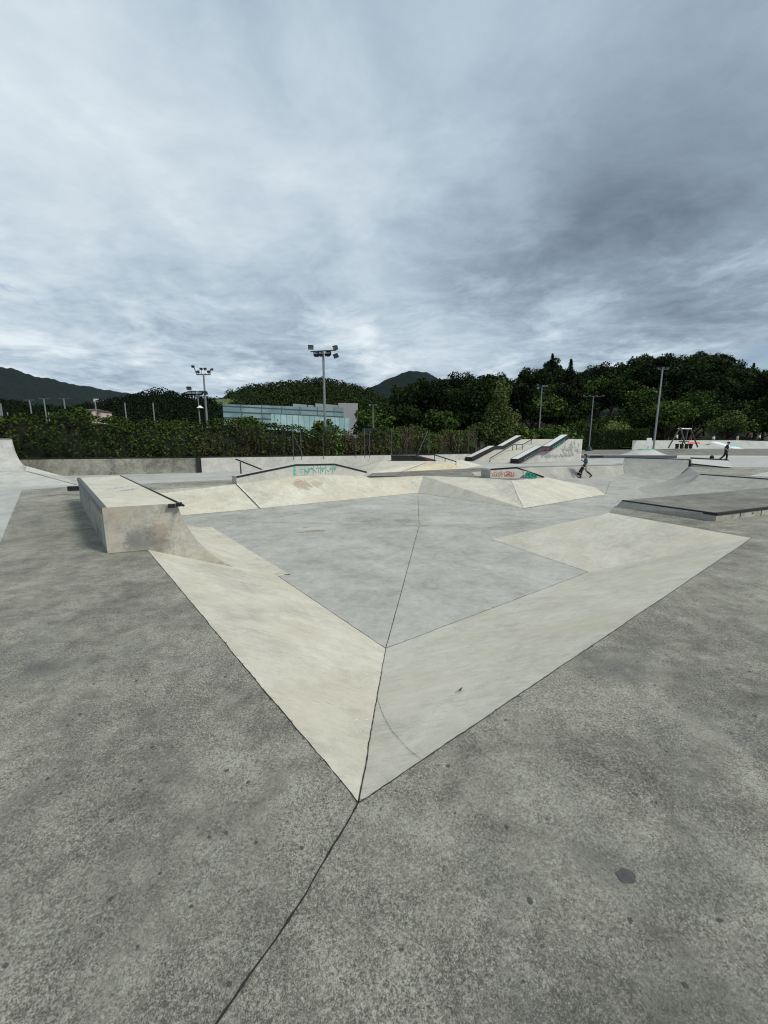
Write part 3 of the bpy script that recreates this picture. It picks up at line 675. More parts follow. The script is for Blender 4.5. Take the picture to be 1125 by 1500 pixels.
def hedge(name, label, path, zb, zt, depth, dens, leafsize, brown=None, mats=None, seed=1, bump=.18):
    """path: plan points; zb/zt: heights at each; brown(s, h) gives bare share"""
    t = thing(name, label, 'hedge', path[0])
    P_ = []; O_ = []; MI = []; core = MB(); s0 = 0; ring = []
    for (a, b), (z0, z1), (y0, y1) in zip(zip(path, path[1:]), zip(zb, zb[1:]), zip(zt, zt[1:])):
        d = (b-a); L = d.length; d.normalize(); n = Vector((d.y, -d.x, 0)); hgt = (y0+y1-z0-z1)/2
        N = int(L*hgt*dens)
        u = RNG.uniform(0, 1, N); h = RNG.uniform(0, 1, N)**.92
        for ui, hi in zip(u, h):
            s = s0+ui*L; zlo = z0+(z1-z0)*ui; zhi = y0+(y1-y0)*ui+bump*wob(s*.6, seed)
            bulge = .13*wob(s*1.3, seed+3)+.11*wob(hi*6+s, seed+5)+.22*math.sin(hi*math.pi)
            isb = brown is not None and random.random() < brown(s, hi)
            if isb and random.random() < .15: continue
            dd = bulge-(.25 if isb else 0)+random.uniform(-.14,.10)
            p = a+d*(ui*L)+n*dd; P_.append((p.x, p.y, zlo+(zhi-zlo)*hi)); MI.append(1 if isb else 0); O_.append((n.x, n.y, .35+hi*.3))
        N2 = int(L*depth*dens*1.1)                           # top
        for ui, w in zip(RNG.uniform(0,1,N2), RNG.uniform(-.25,1,N2)):
            s = s0+ui*L; zhi = y0+(y1-y0)*ui+bump*wob(s*.6, seed); p = a+d*(ui*L)-n*(w*depth)
            if brown is not None and random.random() < brown(s, 1)*.8: continue
            P_.append((p.x, p.y, zhi+random.uniform(-.14,.16)+(.25*random.random() if random.random() < .08 else 0))); MI.append(0); O_.append((0,0,1))
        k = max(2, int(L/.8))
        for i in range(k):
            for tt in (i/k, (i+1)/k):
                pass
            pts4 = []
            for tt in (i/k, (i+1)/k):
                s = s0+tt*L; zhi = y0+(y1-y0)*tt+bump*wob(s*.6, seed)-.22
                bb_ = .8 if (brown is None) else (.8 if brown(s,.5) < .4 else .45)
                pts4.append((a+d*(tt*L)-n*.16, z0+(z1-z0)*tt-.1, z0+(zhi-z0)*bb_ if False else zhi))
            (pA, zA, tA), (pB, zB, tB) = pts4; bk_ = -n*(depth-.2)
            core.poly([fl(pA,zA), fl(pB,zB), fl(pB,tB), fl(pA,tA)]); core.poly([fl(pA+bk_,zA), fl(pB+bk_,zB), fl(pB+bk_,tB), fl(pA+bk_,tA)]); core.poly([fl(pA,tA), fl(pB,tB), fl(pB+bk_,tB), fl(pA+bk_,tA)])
        s0 += L
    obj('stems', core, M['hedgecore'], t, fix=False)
    q = leaves(np.array(P_), leafsize, outward=np.array(O_), ob=.75)
    MI = np.array(MI); mats = mats or [M['leaf_hedge'], M['twig']]
    leafobj('foliage', q[MI == 0], [mats[0]], t)
    if (MI == 1).any():
        tw = P_ = np.array(P_)[MI == 1]; n = len(tw)
        u = RNG.normal(size=(n,3))*np.array([.35,.35,1]); u /= np.linalg.norm(u,axis=1)[:,None]; v = np.cross(u, np.array([.5,-.8,.1])); v /= np.linalg.norm(v,axis=1)[:,None]
        L = RNG.uniform(.15,.45,n)[:,None]; w = RNG.uniform(.012,.035,n)[:,None]
        leafobj('dry_stems', np.stack([tw-u*L-v*w, tw-u*L+v*w, tw+u*L+v*w, tw+u*L-v*w],1), [mats[1]], t)
    return t
back = Vector((-.35,.55,0))
Hm = W1_.lerp(W2_,.36)
hedge('hedge', 'dense dark green ivy hedge above the stained wall at the left', [W0+back, W1_+back, Hm+back], [.7]*3, [2.86,2.74,2.52], 1.1, 125, .14, lambda s, h: (.55 if 17 < s < 27 and h < .62 else .03)*(1 if wob(s*.9,2)+1.2*math.sin(h*5) > -.2 else .15), seed=1)
def brown2(s, h):
    k = wob(s*1.25, 4.0)+.5*math.sin(h*7+s)
    return .86 if k > .25 and h < .9 else (.35 if k > -.3 else .05)
hedge('hedge', 'patchy hedge of ivy and brown dry stems behind the pale wall', [Hm+back, W2_+back+Vector((.9,.7,0))], [.7,.6], [2.4,2.7], .9, 110, .15, brown2, seed=3, bump=.28)
# wire fence posts in the bare part
t = thing('wire_fence', 'wire fence with grey posts and green netting standing in the patchy hedge', 'fence', Hm+back)
def onwall(x, off):
    d = ray(x, 660); a = W1_; e = W2_-W1_; D = d[0]/d[1]     # x = D*y
    k = (D*a.y-a.x)/(e.x-D*e.y); return a+e*k+off
for x, top_ in ((428,624),(439.5,630),(472,637),(520,640),(533,628),(540,634),(572,627),(595,627),(627,630),(671,630),(685,633),(697,631)):
    p = onwall(x, Vector((.1,-.02,0))+back*.12); z1 = A(x, top_, p.y).z
    m = MB(); m.tube([fl(p,.55), fl(p,z1)], .022, 6); obj('post', m, M['poledark'], t)
for x, x2 in ((627,612),(428,446)):
    p = onwall(x, back*.15); q2 = onwall(x2, back*.15); m = MB(); m.tube([fl(p,2.5), fl(q2,.6)], .025, 6); obj('brace', m, M['poledark'], t)
for x0, x1 in ((543,572),(578,612)):
    p = onwall(x0, back*1.9); q2 = onwall(x1, back*1.9); m = MB(); m.poly([fl(p,.7), fl(q2,.7), fl(q2,2.75), fl(p,2.7)]); obj('net_panel', m, M['net'], t, fix=False)
# right hand hedge
a = A(846,660,76); b = A(948,660,72)
hedge('hedge', 'trimmed green hedge in front of the woods left of the tall leaning lamp pole', [Vector((a.x,a.y,0)), Vector((b.x,b.y,0))], [-.05,-.05], [3.6,4.0], 1.6, 60, .24, lambda s, h: .5 if s < 6 and h < .8 else .05, mats=[M['leaf_mid'], M['twig']], seed=6, bump=.1)
# shrubs behind the bank structure
# ------------------------------------------------------------------ trees
def crown_pts(kind, rx, rz, n, seed):
    rg = np.random.default_rng(seed); lobes = []
    if kind == 'round':
        for k in range(22):
            v = rg.normal(size=3); v /= np.linalg.norm(v); v[2] = abs(v[2])*1.1-.35; rr = rg.uniform(.45,.85)
            lobes.append((np.array([v[0]*rx*rr, v[1]*rx*rr, v[2]*rz*rr]), rx*rg.uniform(.26,.46)))
        lobes.append((np.zeros(3), rx*.6))
    elif kind == 'tall':
        for k in range(26):
            h = rg.uniform(-1,1.); w = rx*(1-.55*((h+1)/2)**1.4)*(.9 if h > -.8 else .6); a = rg.uniform(0,6.28); rr = rg.uniform(.2,.8)
            lobes.append((np.array([math.cos(a)*w*rr, math.sin(a)*w*rr, h*rz*.93]), w*rg.uniform(.35,.6)))
        for k in range(12): lobes.append((np.array([0,0,(-1+k/5.5)*rz*.95]), rx*(.62-.03*k)))
    else:  # conifer
        for k in range(60):
            h = (k+.5)/60*2-1; w = rx*(1-(h+1)/2)**.85*rg.uniform(.75,1.15)+.12; a = rg.uniform(0,6.28)
            for j in range(3):
                a += 2.1; lobes.append((np.array([math.cos(a)*w*.55, math.sin(a)*w*.55, h*rz]), w*.45+.12))
    tot = sum(l[1]**2 for l in lobes); P_ = []; O_ = []
    for c, r in lobes:
        m = max(6, int(n*r*r/tot)); v = rg.normal(size=(m,3)); v /= np.linalg.norm(v,axis=1)[:,None]
        rad = r*rg.uniform(.62,1.12,m)[:,None]; sq = np.array([1,1,.8])
        P_.append(c+v*rad*sq); O_.append(v+np.array([0,0,.35]))
    return np.concatenate(P_), np.concatenate(O_)
def tree_geom(kind, rx, rz, h0, n, leaf, seed):
    p, o = crown_pts(kind, rx, rz, n, seed); p = p+np.array([0,0,h0+rz])
    q = leaves(p, leaf, outward=o, ob=.8)
    tr = MB(); hh = h0+rz*1.2; r0 = max(.12, rx*.07); rg = random.Random(seed)
    tr.tube([(0,0,-.6),(0,0,h0*.5),(rg.uniform(-.2,.2),.1,h0+.2*rz),(rg.uniform(-.3,.3),.2,hh)], [r0*1.25,r0,r0*.8,r0*.3], 8)
    for k in range(5):
        a = rg.uniform(0,6.28); z = h0+rz*rg.uniform(-.1,.8); tr.tube([(0,0,z-.3*rz),(math.cos(a)*rx*.35,math.sin(a)*rx*.35,z+.1*rz),(math.cos(a)*rx*.7,math.sin(a)*rx*.7,z+.35*rz)], [r0*.6,r0*.4,r0*.12], 6)
    return q, tr
def tree(name, label, kind, base, rx, rz, h0, n, leaf, mat, seed, group=None, cat='tree'):
    t = thing(name, label, cat, (0,0,0), group); q, tr = tree_geom(kind, rx, rz, h0, n, leaf, seed)
    obj('trunk', tr, M['bark'], t, smooth=True); leafobj('crown', q, [mat], t); t.location = base; return t
def tree_px(name, label, kind, x, ytop, D, wpx, zb, h0f, n, leaf, mat, seed, group=None):
    top = A(x, ytop, D); H = top.z-zb; rx = wpx/2*D/F; h0 = H*h0f; rz = (H-h0)/2/1.06
    return tree(name, label, kind, (top.x, top.y, zb), rx, rz, h0, n, leaf, mat, seed, group)
near = [
 ('broadleaf_tree','mid green bushy tree right behind the fence, left of the cone hill','round',545,588,52,66,.7,.12,3200,.42,'leaf_mid',11),
 ('broadleaf_tree','broad mid green tree behind the fence below the cone shaped hill','round',592,588,54,74,.7,.12,3200,.42,'leaf_mid',12),
 ('broadleaf_tree','mid green tree behind the fence posts left of the yellow green tree','round',640,590,53,64,.7,.12,3000,.42,'leaf_mid',13),
 ('broadleaf_tree','darker green tree tucked left of the yellow green tree','round',683,596,56,54,.7,.12,2600,.42,'leaf_dark',14),
 ('poplar_tree','tall yellow green tree with a narrow loose crown before the dark woods','tall',735,553,50,62,.7,.06,5200,.27,'leaf_yellow',15),
 ('shrub','low yellow green shrub at the foot of the tall yellow green tree','round',705,612,49,44,.7,.05,1500,.32,'leaf_yellow',16),
 ('shrub','dark round shrub beside the grey floodlight pole in front of the glass building','round',475,603,42,44,.7,.05,2400,.26,'leaf_mid',17),
 ('shrub','light green shrub rising above the hedge in front of the glass building','round',365,607,34,62,.7,.3,2200,.22,'leaf_hedge',18),
 ('broadleaf_tree','big dark oak with a rounded top, tallest tree behind the fence','round',705,527,78,92,.7,.12,5200,.55,'leaf_dark',19),
 ('broadleaf_tree','dark wide tree on the left shoulder of the woods before the cone hill','round',630,549,74,92,.7,.12,5000,.55,'leaf_dark',20),
 ('broadleaf_tree','dark tree filling the gap behind the yellow green tree','round',762,545,76,66,.7,.12,4200,.55,'leaf_dark',21),
 ('shrub','green shrub growing behind the top of the left black hubba ledge','round',757,622,52,60,.7,.05,2000,.36,'leaf_hedge',22),
 ('shrub','green shrub growing behind the right black hubba ledge','round',815,622,56,66,.7,.05,2200,.38,'leaf_mid',23),
 ('shrub','yellow green shrub above the left end of the trimmed hedge','round',905,612,84,46,.5,.05,2200,.42,'leaf_yellow',24),
 ('shrub','dull green shrub between the two thin lamp poles','round',848,612,80,60,.5,.05,2200,.42,'leaf_mid',25),
 ('broadleaf_tree','pale green rounded tree left of the swing frame','round',985,576,92,70,1.2,.1,3600,.5,'leaf_mid',26),
 ('broadleaf_tree','tall green tree behind the swing frame','round',1022,556,96,74,1.2,.1,4200,.5,'leaf_mid',27),
 ('broadleaf_tree','bright green rounded tree behind the skater in black','round',1068,593,90,56,1.2,.1,3200,.46,'leaf_yellow',28),
 ('broadleaf_tree','dark green tree at the right edge beyond the far bank','round',1112,597,94,62,1.2,.1,3200,.48,'leaf_mid',29),
 ('broadleaf_tree','small light green tree above the hedge at the left near the pink house','round',112,582,60,34,.7,.2,1600,.4,'leaf_mid',30),
]
for nm, lb, kd, x, yt, D, w, zb, h0f, n, lf, mt, sd in near:
    tree_px(nm, lb, kd, x, yt, D, w, zb, h0f, n, lf, M[mt], sd)
# yellow green weeds of the left tree row
for i, (x, yt, D, w) in enumerate(((20,601,44,60),(250,602,40,46),(170,598,50,44),(60,603,46,40))):
    tree_px('shrub', ['bushy shrub showing over the hedge at the far left edge','low shrub topping the hedge left of the twin floodlight poles','shrub showing over the hedge right of the pink house','small shrub over the hedge second from the left edge'][i], 'round', x, yt, D, w, .7, .05, 1500, .28, M['leaf_hedge'], 40+i)

# wooded hill at the right: terrain and separate trees
SKY = [(560,600),(590,578),(640,556),(680,556),(745,556),(780,545),(800,527),(835,545),(860,538),(900,533),(925,530),(960,524),(1000,519),(1040,521),(1060,529),(1090,540),(1125,546),(1200,552),(1300,560)]
def skyy(x):
    for (a, b), (c, d) in zip(SKY, SKY[1:]):
        if a <= x <= c: return b+(d-b)*(x-a)/(c-a)
    return SKY[0][1] if x < SKY[0][0] else SKY[-1][1]
DN, DF, THT = 96., 205., 12.
def hillz(x, D):                          # x: bearing as photo column
    ridge = A(x, skyy(x), DF).z-THT*.9; k = min(1, max(0, (D-DN)/(DF-DN)))
    return .7+(max(ridge,2)-.7)*(k**.85)
mb = MB(); xs = list(range(560, 1321, 20)); Ds = [DN+(DF-DN)*i/10 for i in range(11)]+[260, 330]
V = []
for D in Ds:
    for x in xs:
        d = ray(x, 640); X = d[0]/d[1]*D; z = hillz(x, min(D, DF)) if D <= DF else hillz(x, DF)-(D-DF)*.25
        V.append((X, D, z-.6 if x > 580 else min(z, .5)))
nx = len(xs)
mb.add(V, [(j*nx+i, j*nx+i+1, (j+1)*nx+i+1, (j+1)*nx+i) for j in range(len(Ds)-1) for i in range(nx-1)])
struct(obj('wooded_hill', mb, plain('forest_floor', (.02,.026,.012), .95, 0, .4, .1), smooth=True), 'slope of the wooded hill at the right', 'hill')
protos = []
for i, (kd, rx, rz, n, mt) in enumerate((('round',5.2,5.4,2300,'leaf_dark'),('round',4.6,6.0,2300,'leaf_dark'),('round',5.8,5.0,2500,'leaf_mid'),('round',4.9,6.6,2400,'leaf_dark'),('conifer',3.4,7.2,2400,'leaf_dark'))):
    q, tr = tree_geom(kd, rx, rz, 1.5, n, .72 if kd != 'conifer' else .6, 100+i)
    o = leafobj('broadleaf_tree' if kd != 'conifer' else 'conifer_tree', q, [M[mt], M['bark']], None, None, tr); protos.append(o)
used = [False]*5; cnt = 0
rt = random.Random(5)
def plant(k, x, D, ytop=None, s=None, label=None, zoff=0):
    o = protos[k] if not used[k] else protos[k].copy()
    if used[k]: COL.objects.link(o)
    used[k] = True
    d = ray(x, 640); z = hillz(x, D); s = s or rt.uniform(.75,1.15)
    if ytop is not None:
        s = (A(x, ytop, D).z-z)/(13.5 if k < 3 else (17.4 if k == 4 else 15.9))
    o.location = (d[0]/d[1]*D, D, z+zoff); o.scale = (s*rt.uniform(.9,1.1), s*rt.uniform(.9,1.1), s*rt.uniform(.92,1.12)); o.rotation_euler = (0, 0, rt.uniform(0,6.28))
    tag(o, label or ('dark green broadleaf tree of the wooded hill behind the skatepark' if k < 4 else 'pointed dark conifer standing among the woods'), 'tree', 'trees of the wooded hill' if not label else None)
    return o
for D, step, x0 in ((98,28,775),(112,25,600),(128,22,590),(146,20,585),(165,18,585),(185,16,580),(203,14,580)):
    x = x0+rt.uniform(0,8)
    while x < 1190:
        k = rt.choice([0,0,1,1,2,3]) if D > 100 else rt.choice([0,1,2,2])
        plant(k, x, D+rt.uniform(-6,6), None, rt.uniform(.62,1.18))
        x += step*rt.uniform(.65,1.3)
for k, x, D, yt, lb in ((4,801,150,519,'tallest pointed conifer on the skyline left of centre of the woods'),(4,828,150,523,'second pointed conifer just right of the tallest one on the skyline'),(4,1088,190,528,'small pointed conifer on the right skyline of the hill'),(4,1112,195,540,'lone conifer tip on the skyline at the right edge'),(3,788,140,530,'narrow dark tree left of the tallest conifer')):
    plant(k, x, D, yt, None, lb)

# ------------------------------------------------------------------ terrain, far hills
mb = MB(); mb.poly([Vector((-3000,-500,-1.4)), Vector((3000,-500,-1.4)), Vector((3000,2500,-1.4)), Vector((-3000,2500,-1.4))])
struct(obj('ground', mb, M['grass']), 'grassland around the skatepark', 'ground')
mb = sheet([(-80,-3.2),(-26,16.45),(-10.35,22.2),(8.1,36.95),(19.9,48.6),(29.8,77.5),(50,77.5),(110,76),(400,76),(900,900),(-900,900),(-600,-3)], None, .66)
struct(obj('field', mb, M['soil']), 'bare ground behind the retaining walls', 'ground')
def hill(name, label, prof, D0, D1, D2, mat, zlow=0., nseg=90, nrow=14, rough=.0, seed=0):
    """ridge profile in photo columns at distance D1; slopes to D0 in front and D2 behind"""
    def py(x):
        for (a, b), (c, d) in zip(prof, prof[1:]):
            if a <= x <= c: return b+(d-b)*(.5-.5*math.cos(math.pi*(x-a)/(c-a)))*.5+(d-b)*.5*(x-a)/(c-a)
        return prof[0][1] if x < prof[0][0] else prof[-1][1]
    rg = random.Random(seed); mb = MB(); V = []; xs = [prof[0][0]+(prof[-1][0]-prof[0][0])*i/nseg for i in range(nseg+1)]
    rows = [(k/nrow) for k in range(nrow+1)]
    for k in rows:
        D = D0+(D1-D0)*k
        for x in xs:
            zr = A(x, py(x), D1).z; X = ray(x,640); z = zlow+(zr-zlow)*(k**1.15)
            z += rough*(math.sin(x*.11+k*9+seed)+math.sin(x*.23-k*14+seed*2)+.8*math.sin(x*.51+k*23))*k*(1-k*.7)*zr*.05+rg.uniform(-1,1)*rough*zr*.012
            V.append((X[0]/X[1]*D, D, z))
    for x in xs:
        X = ray(x,640); V.append((X[0]/X[1]*D2, D2, zlow-2))
    n = nseg+1; mb.add(V, [(j*n+i, j*n+i+1, (j+1)*n+i+1, (j+1)*n+i) for j in range(nrow+1) for i in range(nseg)])
    o = struct(obj(name, mb, mat, smooth=True), label, 'hill'); return o, V, n, nrow
def hillmat(name, a, b, c, s1, s2):
    t = NT(name); n = t.noise(s1, 6, .65, .5); n2 = t.noise(s2, 5, .75)
    f = t.math('ADD', t.math('MULTIPLY', n, .5), t.math('MULTIPLY', n2, .5))
    col = t.mix(t.rng(f, .38, .52), a, b); col = t.mix(t.rng(f, .58, .66), col, c)
    t.bump(n2, 6, .8); return t.done(col, .95, 0, .1)
hm = hillmat('distant_forest', (.004,.009,.009), (.008,.015,.012), (.016,.026,.017), .006, .06)  # far hills: blue of the haze put into the forest colour
hm2 = hillmat('near_forest', (.008,.014,.007), (.018,.028,.011), (.04,.055,.02), .02, .15)
hill('far_hill', 'long dark blue green hill ridge at the left', [(-160,520),(-60,522),(0,533),(30,540),(70,552),(120,563),(170,572),(215,579),(245,588),(330,600)], 700, 1500, 2200, hm, 0, 200, 22, .35, 1)
hill('far_hill', 'cone shaped bluish hill beyond the trees', [(490,586),(520,578),(545,567),(570,554),(590,546),(605,543.5),(622,545),(645,556),(680,572),(740,588)], 700, 1300, 1800, hm, 0, 140, 20, .25, 2)
_, HV, hn_, hr_ = hill('forest_hill', 'wooded hill in the middle distance behind the glass building', [(225,600),(262,590),(300,592),(325,588),(345,577),(370,570),(400,566),(430,564),(462,560),(490,562),(515,567),(540,576),(570,588),(620,600)], 240, 420, 600, hm2, 0, 110, 16, .5, 3)
_, HV2, hn2_, hr2_ = hill('forest_hill', 'low dark wooded rise behind the hedge at the left', [(-140,602),(-40,596),(20,590),(60,600),(120,600),(180,588),(215,581),(250,577),(275,583),(310,588),(330,600)], 200, 330, 420, hm2, 0, 100, 12, .5, 4)
# tree tops of the middle hill as one mass
def treetops(name, label, HV, n_, nr, size, per, mat, seed, skip=None):
    rg = np.random.default_rng(seed); P_ = []; O_ = []
    for j in range(1, nr+1):
        for i in range(n_-1):
            if skip and skip(i/(n_-1), j/nr): continue
            a = np.array(HV[j*n_+i]); b = np.array(HV[j*n_+i+1])
            for k in range(per):
                c = a+(b-a)*rg.random()+rg.normal(size=3)*np.array([1,4,.3]); r = size*rg.uniform(.6,1.35)
                m = 44; v = rg.normal(size=(m,3)); v[:,2] = np.abs(v[:,2]); v /= np.linalg.norm(v,axis=1)[:,None]
                P_.append(c+v*r*np.array([1,1,1.05])); O_.append(v+np.array([0,0,.3]))
    P_ = np.concatenate(P_); O_ = np.concatenate(O_)
    q = leaves(P_, size*.42, outward=O_, ob=.9)
    o = leafobj(name, q, [mat]); tag(o, label, 'forest', None, 'stuff'); return o
treetops('forest', 'far off tree tops covering the middle hill behind the glass building', HV, hn_, hr_, 3.4, 2, M['leaf_dark'], 3, lambda u, k: .10 < u < .26 and .45 < k < .93)
treetops('forest', 'far off tree tops on the low rise at the left', HV2, hn2_, hr2_, 3.0, 2, M['leaf_dark'], 4)
# pale meadow on the left shoulder of the middle hill
mb = MB(); pts = []
P4 = [(270,600),(322,600),(362,588),(362,584),(340,583),(310,586),(272,590)]
mb.poly([A(x, y, 390-(y-583)*3) for x, y in P4]); struct(obj('meadow_slope', mb, plain('meadow_grass', (.085,.11,.035), .95, 0, .35, .05), fix=False), 'light green meadow on the left shoulder of the middle hill', 'meadow')

# ------------------------------------------------------------------ buildings
def glassmat(name, a, b, sx, sz, line, lw=.06, lz=.1):
    t = NT(name); sep = t.n('ShaderNodeSeparateXYZ'); t.l(t.co(), sep.inputs[0])
    fx = t.math('FRACT', t.math('MULTIPLY', sep.outputs[0], 1/sx)); fz = t.math('FRACT', t.math('MULTIPLY', sep.outputs[2], 1/sz))
    k = t.math('MAXIMUM', t.math('LESS_THAN', fx, lw), t.math('LESS_THAN', fz, lz))
    c = t.mix(t.rng(t.noise(.3, 3), .35, .65), a, b); c = t.mix(k, c, line)
    return t.done(c, .35, 0, .25)
D = 105
GLZ = 1
t = thing('glass_building', 'long low building clad in pale teal glass with grey roof blocks beyond the hedge', 'building', (A(410,620,D).x, D, .6))
def slab(x0, x1, y0a, y0b, D0, D1, zb, th, name, mat, parent):
    a = A(x0, y0a, D0); b = A(x1, y0b, D1); m = MB(); d = Vector((b.x-a.x,b.y-a.y,0)).normalized(); n = Vector((a.x,a.y,0)).normalized()
    m.loft([fl(a,zb), a, a+n*th, fl(a+n*th,zb)], [fl(b,zb), b, b+n*th, fl(b+n*th,zb)], True, True)
    return obj(name, m, mat, parent)
slab(326, 503, 592, 597.5, 98, 118, .5, 14, 'facade', glassmat('teal_glass_panels', (.13,.21,.22), (.22,.31,.325), 4.2, 1.35, (.045,.075,.085), .04, .26), t)
slab(397, 512, 606.5, 612.5, 95, 112, .5, 3, 'lower_glazing', glassmat('bright_teal_glass', (.22,.36,.38), (.34,.48,.50), 1.15, 30, (.14,.22,.23), .12, .001), t)
slab(429, 461, 591.3, 594, 117, 118.5, 6, 5, 'roof_block', M['roofgrey'], t)
slab(462, 495, 590.8, 593.5, 117, 118.5, 6, 5, 'roof_block', M['roofgrey'], t)
slab(495.5, 524, 590.2, 590.8, 119, 121, .5, 8, 'end_block', M['roofgrey'], t)
m = MB(); p = A(450.5,595,116.9); m.box(p, (.35,.2,.55)); obj('vent', m, M['black'], t)
def house(name, label, x, y0, y1, wpx, D, mat, windows=3):
    a = A(x-wpx/2, y1, D); b = A(x+wpx/2, y1, D); top_ = A(x, y0, D).z; zb = a.z-3
    t = thing(name, label, 'house', ((a.x+b.x)/2, D, a.z)); m = MB(); m.box(((a.x+b.x)/2, D+3, (zb+top_)/2), (b.x-a.x, 6, top_-zb)); obj('walls', m, mat, t)
    m = MB(); W = (b.x-a.x); cx = (a.x+b.x)/2
    m.loft([Vector((a.x-.4,D-.5,top_)), Vector((a.x-.4,D+3,top_+.55)), Vector((a.x-.4,D+6.5,top_))], [Vector((b.x+.4,D-.5,top_)), Vector((b.x+.4,D+3,top_+.55)), Vector((b.x+.4,D+6.5,top_))], True, True); obj('roof', m, M['rooftile'], t)
    for k in range(windows):
        m = MB(); m.box((a.x+W*(k+.7)/(windows+.4), D-.03, top_-1.0), (W*.10, .1, 1.1)); obj('window', m, M['black'], t)
    return t
pinkw = plain('pale_pink_render', (.50,.40,.37), .9, 0, .1, 1)
house('house', 'pale pink house with brown roof peeking over the hedge at the left', 129, 600.5, 611, 16, 150, pinkw, 3)
house('house', 'smaller pink house right beside the larger pink house over the hedge', 144, 603, 611, 9, 152, pinkw, 1)
rv = random.Random(3)
for k, (x, y) in enumerate(((141,585.5),(146,588),(152,588.5),(157,587),(161,588.5),(167,587.5),(171,590.5))):
    D = 820; p = A(x, y, D); m = MB(); s = rv.uniform(5,8)
    m.box((p.x, D, p.z-2), (s, 8, 6.5)); m.loft([Vector((p.x-s/2-.5,D-4.5,p.z+1.25)), Vector((p.x-s/2-.5,D,p.z+3.4)), Vector((p.x-s/2-.5,D+4.5,p.z+1.25))], [Vector((p.x+s/2+.5,D-4.5,p.z+1.25)), Vector((p.x+s/2+.5,D,p.z+3.4)), Vector((p.x+s/2+.5,D+4.5,p.z+1.25))], True, True, 1)
    tag(obj('village_house', m, [M['white'], M['rooftile']]), 'tiny white house in the village at the foot of the far left hill', 'house', 'white houses of the far village')

# ------------------------------------------------------------------ lamp poles
def floodlight(m, m2, c, yaw, tilt, s=1.):
    R = Matrix.Rotation(yaw, 3, 'Z') @ Matrix.Rotation(tilt, 3, 'X')
    m.box(Vector(c), (.56*s, .26*s, .42*s), M=R); m.box(Vector(c)+R @ Vector((0,.16*s,.0)), (.3*s,.12*s,.24*s), M=R); m.box(Vector(c)+R @ Vector((0,-.15*s,.2*s)), (.58*s,.10*s,.03*s), M=R)
    m2.box(Vector(c)+R @ Vector((0,-.135*s,-.01*s)), (.48*s,.012,.33*s), M=R)
def mast(name, label, base, H, r0, r1, arm, yaw, lights, group=None, mat='pole', s=1., extra=None):
    """lights: (position along the arm, up, face yaw, tilt)"""
    t = thing(name, label, 'lamp pole', base, group); b = Vector(base)
    m = MB(); m.tube([b-UZ*.1, b+UZ*H*.5, b+UZ*H], [r0, (r0+r1)/2, r1], 10); m.tube([b-UZ*.1, b+UZ*.12], r0*2, 10); obj('pole', m, M[mat], t, smooth=False)
    d = Vector((math.cos(yaw), math.sin(yaw), 0)); m = MB(); m.bar(b+UZ*H-d*arm, b+UZ*H+d*arm, .09*s, .11*s); obj('crossbar', m, M['poledark'], t)
    for (k, up, fy, ti) in lights:
        m = MB(); m2 = MB(); floodlight(m, m2, b+UZ*(H+up)+d*(k*arm), fy, ti, s); f = obj('floodlight', m, M['black'], t); obj('lens', m2, M['lampglass'], f)
    return t
Dp = 28.2; bp = A(477,657,Dp); Hh = A(475.5,514,Dp).z-.66
lp = mast('floodlight_pole', 'tall grey pole with five black floodlights in front of the patchy hedge', (bp.x,Dp,.66), Hh, .10, .072, .92, -.25, [(-.98,.28,.2,.35),(-.55,-.2,.3,-.9),(-.15,-.2,.3,-.9),(.38,-.22,-.3,-.9),(.95,.14,-1.0,.2),(.98,-.36,-.9,.5)], None, 'pole', .66)
m = MB(); m.tube([Vector((bp.x,Dp,.6)), Vector((bp.x,Dp,2.75))], .14, 10); obj('lower_sleeve', m, M['polegreen'], lp)
m = MB(); m.box((bp.x+.32,Dp+.1,1.7), (.3,.22,2.0)); obj('cabinet', m, M['polegreen'], lp)
def pole_px(label, x, yb, yt, D, zb, arm, lights, r=.1, mat='pole', s=1., yaw=0., name='floodlight_pole', group=None):
    r *= .68; b = A(x, yb, D); H = A(x, yt, D).z-zb; return mast(name, label, (b.x,D,zb), H, r*1.3, r*.8, arm, yaw, lights, group, mat, s*.78)
pole_px('taller of the twin stadium poles with a basket of lamps left of the glass building', 303.5, 620, 548, 75, .66, 1.2, [(-1.5,1.3,.6,.6),(-.8,.4,0,.4),(-.3,.9,0,.3),(.3,.9,0,.3),(.8,.4,0,.4),(1.35,.8,-.8,.3)], .26, 'pole', 1.15)
b = A(303.5,620,75); m = MB(); z = A(302,549,75).z
m.tube([Vector((b.x-1.2,75,z)), Vector((b.x-1.6,75,z+1.2))], .08, 6); m.tube([Vector((b.x+1.2,75,z)), Vector((b.x+1.3,75,z+1.0))], .08, 6)
m.tube([Vector((b.x-1.25,75,z)), Vector((b.x+1.25,75,z))], .06, 6)
for k in (-.9,-.3,.3,.9): m.tube([Vector((b.x+k,75,z)), Vector((b.x+k,75,z+.9))], .05, 6)
par = [o for o in bpy.data.objects if o.get('label','').startswith('taller of the twin')][0]; obj('lamp_basket', m, M['poledark'], par)
p3 = pole_px('shorter of the twin poles with dark floodlights left of the glass building', 293, 620, 573, 42, .66, .85, [(-1.0,.28,.2,.3),(-.95,-.22,.2,-.6),(-.45,-.22,.2,-.6),(.35,-.22,-.3,-.6),(.95,-.2,-.6,.2)], .09, 'pole', 1.)
b = A(293,596,42); m = MB(); m.tube([Vector((b.x,42,b.z-.12)), Vector((b.x,42,b.z+.12))], [.35,.08], 10); obj('lamp_dish', m, M['white'], p3)
